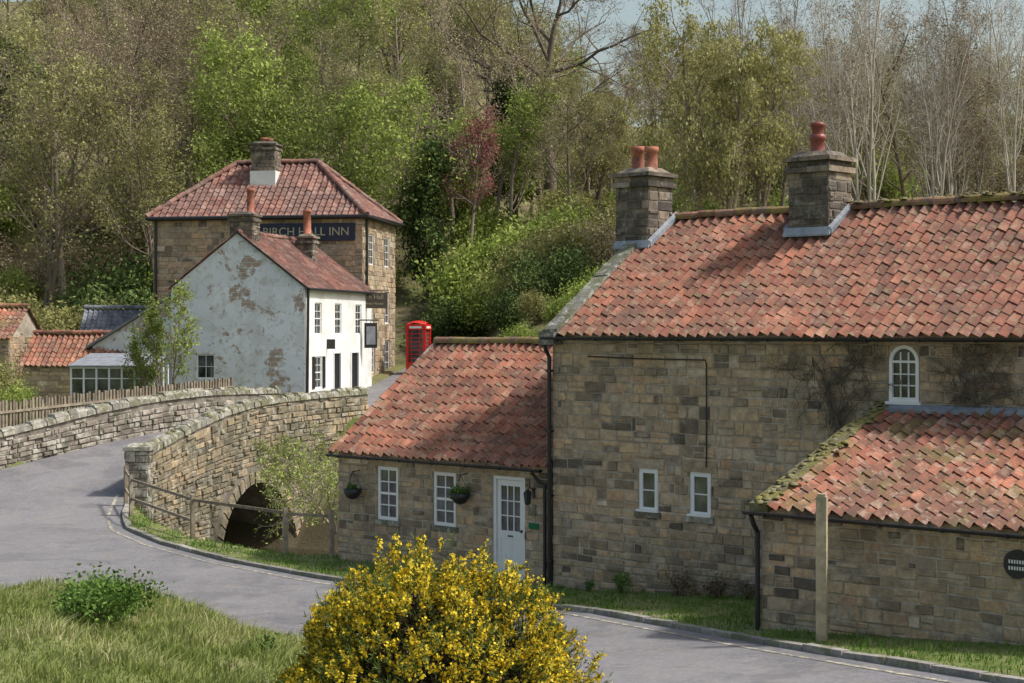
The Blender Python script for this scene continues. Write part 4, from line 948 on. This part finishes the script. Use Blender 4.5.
for (x,y,s,k,nm) in ((-3.4,88,1.1,'dark','evergreen_shrub'),(-.8,86,1.0,'fresh','green_shrub'),(.6,90,1.1,'olive','olive_shrub'),(-.3,94,1.3,'fresh','green_shrub'),(3.0,86,1.2,'olive','olive_shrub'),(4.4,79,.8,'fresh','green_shrub'),
                  (-.2,80,.7,'dark','evergreen_shrub'),(1.2,76,.65,'olive','olive_shrub'),(2.4,73,.6,'fresh','green_shrub'),(.4,72,.45,'fresh','green_shrub'),(1.9,81,.9,'dark','evergreen_shrub'),(3.4,75.5,.7,'fresh','green_shrub'),(.5,84,.8,'olive','olive_shrub'),(2.0,68.5,.5,'olive','olive_shrub'),(3.6,69.5,.6,'dark','evergreen_shrub'),
                  (-1.9,73,.4,'fresh','green_shrub'),(5.0,73,.8,'olive','olive_shrub'),(7,76,1,'fresh','green_shrub'),(-2.9,69,.4,'olive','olive_shrub'),(8.5,70,1.1,'olive','olive_shrub'),(12,72,1.1,'brown','bare_shrub'),(16,72,1.1,'brown','bare_shrub'),
                  (-19,63,.6,'olive','olive_shrub'),(-17.9,59.6,.5,'fresh','green_shrub'),(-19.2,61,.6,'olive','olive_shrub'),(-18.2,62.2,.55,'fresh','green_shrub'),(-20.5,66,.9,'olive','olive_shrub'),(-24,70,1,'brown','bare_shrub'),(-21,76,1.0,'brown','bare_shrub'),(-16,76,.8,'olive','olive_shrub'),(-23.5,84,1.3,'olive','olive_shrub'),(-20,85,1.2,'olive','olive_shrub'),(-18,86,1.2,'dark','evergreen_shrub'),(-27,88,1.4,'olive','olive_shrub'),(-14.2,84,.8,'dark','evergreen_shrub'),(-25,79,1.1,'brown','bare_shrub')):
    put(nm,B[k],x,y,s)
sap=tree('garden_sapling_mesh',31,4.6,2,.05,(12,6,3),6,.12,M_bark,L_fresh,spread=.1,ang=(.6,.7,.8,.8),ratio=(.36,.45,.5,.5),leafspread=.1)
put('garden_sapling',sap,-13.0,63.5,1.0,z=1.7); put('garden_sapling',sap,-13.9,64.2,.7,z=1.7)
riv=tree('riverside_willow_mesh',33,2.6,4,.03,(12,5,3),5,.075,M_bark,L_fresh,spread=.8,ang=(.8,.9,.8,.8),trop=(.0,-.02,-.15,-.2),ratio=(.55,.5,.5,.5),leafspread=.08)
put('riverside_sapling',riv,-5.3,51.5,1.15,z=-.9,rz=1); put('riverside_sapling',riv,-4.4,48.5,.95,z=-.9,rz=3); put('riverside_sapling',riv,-6.2,54.5,1.0,z=-.3,rz=5)
put('riverside_bramble',B['olive'],-3.2,43,.4,z=-1.3)

# ================================================================ GORSE
def gorse():
    nr=np.random.default_rng(5); N=5800
    th=nr.random(N)*6.28; ph=np.arccos(1-nr.random(N)*1.1)
    d=np.stack([np.sin(ph)*np.cos(th),np.sin(ph)*np.sin(th),np.cos(ph)],1)
    lob=1+.07*np.sin(3*th+1)+.06*np.sin(7*th+ph*5)+.06*np.sin(5*ph*2+th*2)+.05*np.sin(13*th+9*ph)
    rad=lob*(nr.random(N)**.14)
    P=d*rad[:,None]*np.array([1.5,1.3,1.68]); P[:,2]+=.02
    ax=d*np.array([1,1,1.0])+np.array([0,0,.5])+nr.normal(size=(N,3))*.38; ax/=np.linalg.norm(ax,axis=1)[:,None]
    Ls=nr.uniform(.07,.19,N)
    V=[];F=[];R=[];M=[]
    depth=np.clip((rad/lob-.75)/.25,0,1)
    ns=16
    t=nr.random((N,ns)); base_=P[:,None]+ax[:,None]*(t*Ls[:,None])[...,None]
    sd=nr.normal(size=(N,ns,3)); sd/=np.linalg.norm(sd,axis=2)[...,None]; sd=sd+ax[:,None]*.7; L=nr.uniform(.03,.06,(N,ns,1))
    w=nr.normal(size=(N,ns,3)); w/=np.linalg.norm(w,axis=2)[...,None]; w*=.0065
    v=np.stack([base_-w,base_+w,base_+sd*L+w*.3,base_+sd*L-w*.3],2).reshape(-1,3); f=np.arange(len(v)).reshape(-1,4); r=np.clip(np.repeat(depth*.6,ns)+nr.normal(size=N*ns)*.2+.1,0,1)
    V.append(v);F.append(f);R.append(r);M.append(np.zeros(len(f),int)); off=len(v)
    idx=np.where((depth>.2)&(d[:,2]>-.05))[0]; nf=16
    patch=.5+.5*np.sin(P[idx,0]*5+1+P[idx,2]*2)*np.sin(P[idx,1]*4+P[idx,2]*4)
    idx=idx[nr.random(len(idx))<.36+.6*patch]
    t=nr.random((len(idx),nf))**.6; c=P[idx][:,None]+ax[idx][:,None]*(t*Ls[idx][:,None])[...,None]+nr.normal(size=(len(idx),nf,3))*.018
    c=c.reshape(-1,3); v,f,r=leaf_quads(c,.034,nr,asp=.85,clump=np.repeat(nr.uniform(.3,.85,len(idx)),nf),jit=.2)
    V.append(v);F.append(f+off);R.append(r);M.append(np.ones(len(f),int)); off+=len(v)
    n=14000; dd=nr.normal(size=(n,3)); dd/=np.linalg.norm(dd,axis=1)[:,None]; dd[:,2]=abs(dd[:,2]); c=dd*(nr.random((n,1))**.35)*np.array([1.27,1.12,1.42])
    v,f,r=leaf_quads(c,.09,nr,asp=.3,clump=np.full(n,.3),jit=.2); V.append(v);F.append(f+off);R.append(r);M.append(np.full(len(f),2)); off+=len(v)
    mb=MB()
    for k in range(60):
        q=dd[k]*np.array([1.2,1.1,1.3]); mb.tube([(q[0]*.1,q[1]*.1,-.2),(q[0]*.5,q[1]*.5,q[2]*.45),tuple(q)],.025,.008,n=4,cap=False)
    V.append(np.array(mb.v));F.append(np.array(mb.f)+off);R.append(np.array(mb.r));M.append(np.full(len(mb.f),3))
    return np_mesh('gorse_bush',np.vstack(V),np.vstack(F),[L_gorse,L_yellow,L_ginner,M_barkdk],np.concatenate(R),np.concatenate(M))
gm=gorse(); o=bpy.data.objects.new('gorse_bush',gm); o.location=(-.82,17.2,1.12); link(o)
# ================================================================ GRASS
def blades(name,pts,h,mat,w=.008,lean=.45,seed=0):
    nr=np.random.default_rng(seed); n=len(pts); z=ground(pts[:,0],pts[:,1]); P=np.column_stack([pts,z-.01])
    a=nr.random(n)*6.28; wd=np.stack([np.cos(a),np.sin(a),np.zeros(n)],1)*w*nr.uniform(.6,1.5,(n,1))
    tus=.5+.5*np.sin(pts[:,0]*3.1+2*np.sin(pts[:,1]*2.3))*np.sin(pts[:,1]*2.7+1.5*np.sin(pts[:,0]*1.9))
    hh=h*nr.uniform(.4,1.4,n)*(.4+1.5*tus**1.7)
    b=nr.random(n)*6.28; ln=np.stack([np.cos(b)+.5,np.sin(b),np.zeros(n)],1)*(hh*lean*1.3*nr.random(n))[:,None]
    mid=P+ln*.35; mid[:,2]+=hh*.6; top=P+ln; top[:,2]+=hh*.9
    V=np.stack([P-wd,P+wd,mid+wd*.7,mid-wd*.7,top+wd*.1,top-wd*.1],1).reshape(-1,3)
    i=np.arange(n)*6; F=np.stack([np.stack([i,i+1,i+2,i+3],1),np.stack([i+3,i+2,i+4,i+5],1)],1).reshape(-1,4)
    pat=np.sin(pts[:,0]*1.3+pts[:,1]*.9+1.5*np.sin(pts[:,1]*1.7))*np.sin(pts[:,1]*1.1-pts[:,0]*.6)
    r=np.clip(.35+.2*tus+.25*pat+nr.normal(size=n)*.22,0,1)
    link(bpy.data.objects.new(name,np_mesh(name,V,F,[mat],np.repeat(r,2))))
nr=np.random.default_rng(1)
p=np.column_stack([nr.uniform(-11,3.5,180000),nr.uniform(14,31,180000)])
k=p[:,0]/p[:,1]; de=pdist(p[:,0],p[:,1],NE)
ok=(k>-.36)&(k<.06)&inpoly(p[:,0],p[:,1],BANKP)&(de>.25*(.5+.5*np.sin(p[:,0]*3)))&(nr.random(len(p))<.35+de*.5); blades('tall_grass',p[ok],.13,L_grass,w=.007,lean=.8)
p=np.column_stack([nr.uniform(-11,9,170000),nr.uniform(18,49,170000)])
s=(p[:,0]-.82)*.729-(p[:,1]-34)*.684; v=(p[:,0]-.82)*.684+(p[:,1]-34)*.729
wallv=np.where(s>lx0-.1,ly,np.where(s>wx0,0,3))
dk=pdist(p[:,0],p[:,1],RE)
out=~inpoly(p[:,0],p[:,1],ROADP)&~inpoly(p[:,0],p[:,1],BANKP)&(v<wallv-.05)&(dk>.13)&(dk<5)
blades('verge_grass',p[out],.07,L_lawn,w=.008)
sb=bushmesh('bramble_mesh',40,.85,.8,5600,.06,L_shrub,lobes=11)
put('bramble_shrub',sb,-5.05,21.5,1.0,z=g1(-5.15,21.5)-.02,rz=0)
sm=bushmesh('weed_mesh',41,.3,.42,900,.055,L_shrub,lobes=5)
put('leafy_weed',sm,-3.05,20.4,1.0); put('leafy_weed',sm,-6.6,20.5,1.1); put('leafy_weed',sm,-2.4,18.4,.7); put('leafy_weed',sm,-6.1,24,1.0); put('leafy_weed',sm,-4.0,19.4,.6)
wp=bushmesh('wallside_perennial_mesh',42,.35,.55,500,.05,L_brown,lobes=6); wg=bushmesh('wallside_green_mesh',43,.3,.5,600,.05,L_shrub,lobes=5)
for s_,me,nm,sc in ((2.0,wg,'wallside_plant',.9),(3.4,wp,'wallside_dead_stems',1.1),(4.3,wp,'wallside_dead_stems',.9),(4.9,wp,'wallside_dead_stems',.7),(6.9,wp,'wallside_dead_stems',.8),(1.2,wg,'wallside_plant',.5),(5.8,wg,'wallside_plant',.4)):
    x,y,_=wl(s_,-.3,0); put(nm,me,x,y,sc,z=g1(x,y))
hb=bushmesh('basket_plants_mesh',44,.26,.42,900,.05,L_shrub,lobes=5,stems=False)
for s_,pl,zz in ((-5.75,.55,1.5),(-2.37,1.0,1.62)):
    x,y,_=wl(s_,-.25,0); e=empty('hanging_basket',(x,y,zz)); m_=MB(); m_.lathe(0,0,[(.02,-.02),(.12,.02),(.19,.12),(.21,.22),(.18,.22),(.02,.2)],14); m_.tube([(0,0,.6),(.2,0,.22)],.006,n=4);m_.tube([(0,0,.6),(-.1,.17,.22)],.006,n=4);m_.tube([(0,0,.6),(-.1,-.17,.22)],.006,n=4)
    m_.tube([(0,0,.6),(.16,.17,.62)],.012,n=5); m_.obj('basket',[M_black],e,smooth=True)
    o=bpy.data.objects.new('plants',hb); o.location=(0,0,.02 if pl>.9 else .15); o.scale=(pl,pl,pl); link(o,e)
def climber(name,s0,z0,wdt,hgt,n,seed):
    rg=random.Random(seed); m_=MB()
    def go(u,z,a,L,r,lev):
        pts=[]; k=5
        for i in range(k+1):
            pts.append((u,-.045-rg.random()*.03,z)); u+=math.cos(a)*L/k; z+=math.sin(a)*L/k; a+=rg.gauss(0,.25)
            if z>5.0: z=5.0; a=-abs(a)*.3
        m_.tube(pts,r,r*.4,n=3,cap=False)
        if lev<3:
            for _ in range(4 if lev else 5):
                i=rg.randint(1,k); go(pts[i][0],pts[i][2],a+rg.choice((-1,1))*rg.uniform(.3,1.1),L*.55,r*.6,lev+1)
    for i in range(n): go(s0+rg.uniform(-.1,.1)*wdt,z0,math.pi/2+rg.uniform(-.9,.9)*wdt,hgt*rg.uniform(.6,1),.012,0)
    m_.obj(name,[M_barkdk],cot)
climber('climber_stems',6.7,3.5,.7,1.5,8,1); climber('climber_stems_right',9.2,3.95,1.1,1.2,9,2)

# ================================================================ LIGHT, SKY, CAMERA
el=math.radians(52); az=math.radians(98)
S=Vector((math.sin(az)*math.cos(el),math.cos(az)*math.cos(el),math.sin(el)))
ld=bpy.data.lights.new('sun','SUN'); ld.energy=4.2; ld.angle=math.radians(5); ld.color=(1,.975,.94)
lo=bpy.data.objects.new('sun',ld); lo.rotation_euler=S.to_track_quat('Z','Y').to_euler(); link(lo)
w=bpy.data.worlds.new('World'); scene.world=w; w.use_nodes=True; nt=w.node_tree; nt.nodes.clear()
sk=nt.nodes.new('ShaderNodeTexSky'); sk.sky_type='NISHITA'; sk.sun_disc=False; sk.sun_elevation=el; sk.sun_rotation=az; sk.dust_density=4; sk.air_density=1.5; sk.ozone_density=.5
bg=nt.nodes.new('ShaderNodeBackground'); bg.inputs[1].default_value=.15; ow=nt.nodes.new('ShaderNodeOutputWorld')
nt.links.new(sk.outputs[0],bg.inputs[0]); nt.links.new(bg.outputs[0],ow.inputs[0])
cd=bpy.data.cameras.new('camera'); cd.lens=59.77; cd.sensor_width=36; cd.shift_y=-9.5/1024; cd.clip_end=3000
co=bpy.data.objects.new('camera',cd); co.location=(0,0,5.2); co.rotation_euler=(math.pi/2,0,0); link(co); scene.camera=co
scene.view_settings.view_transform='Standard'; scene.view_settings.look='None'; scene.view_settings.exposure=0
print('objects',len(bpy.data.objects))
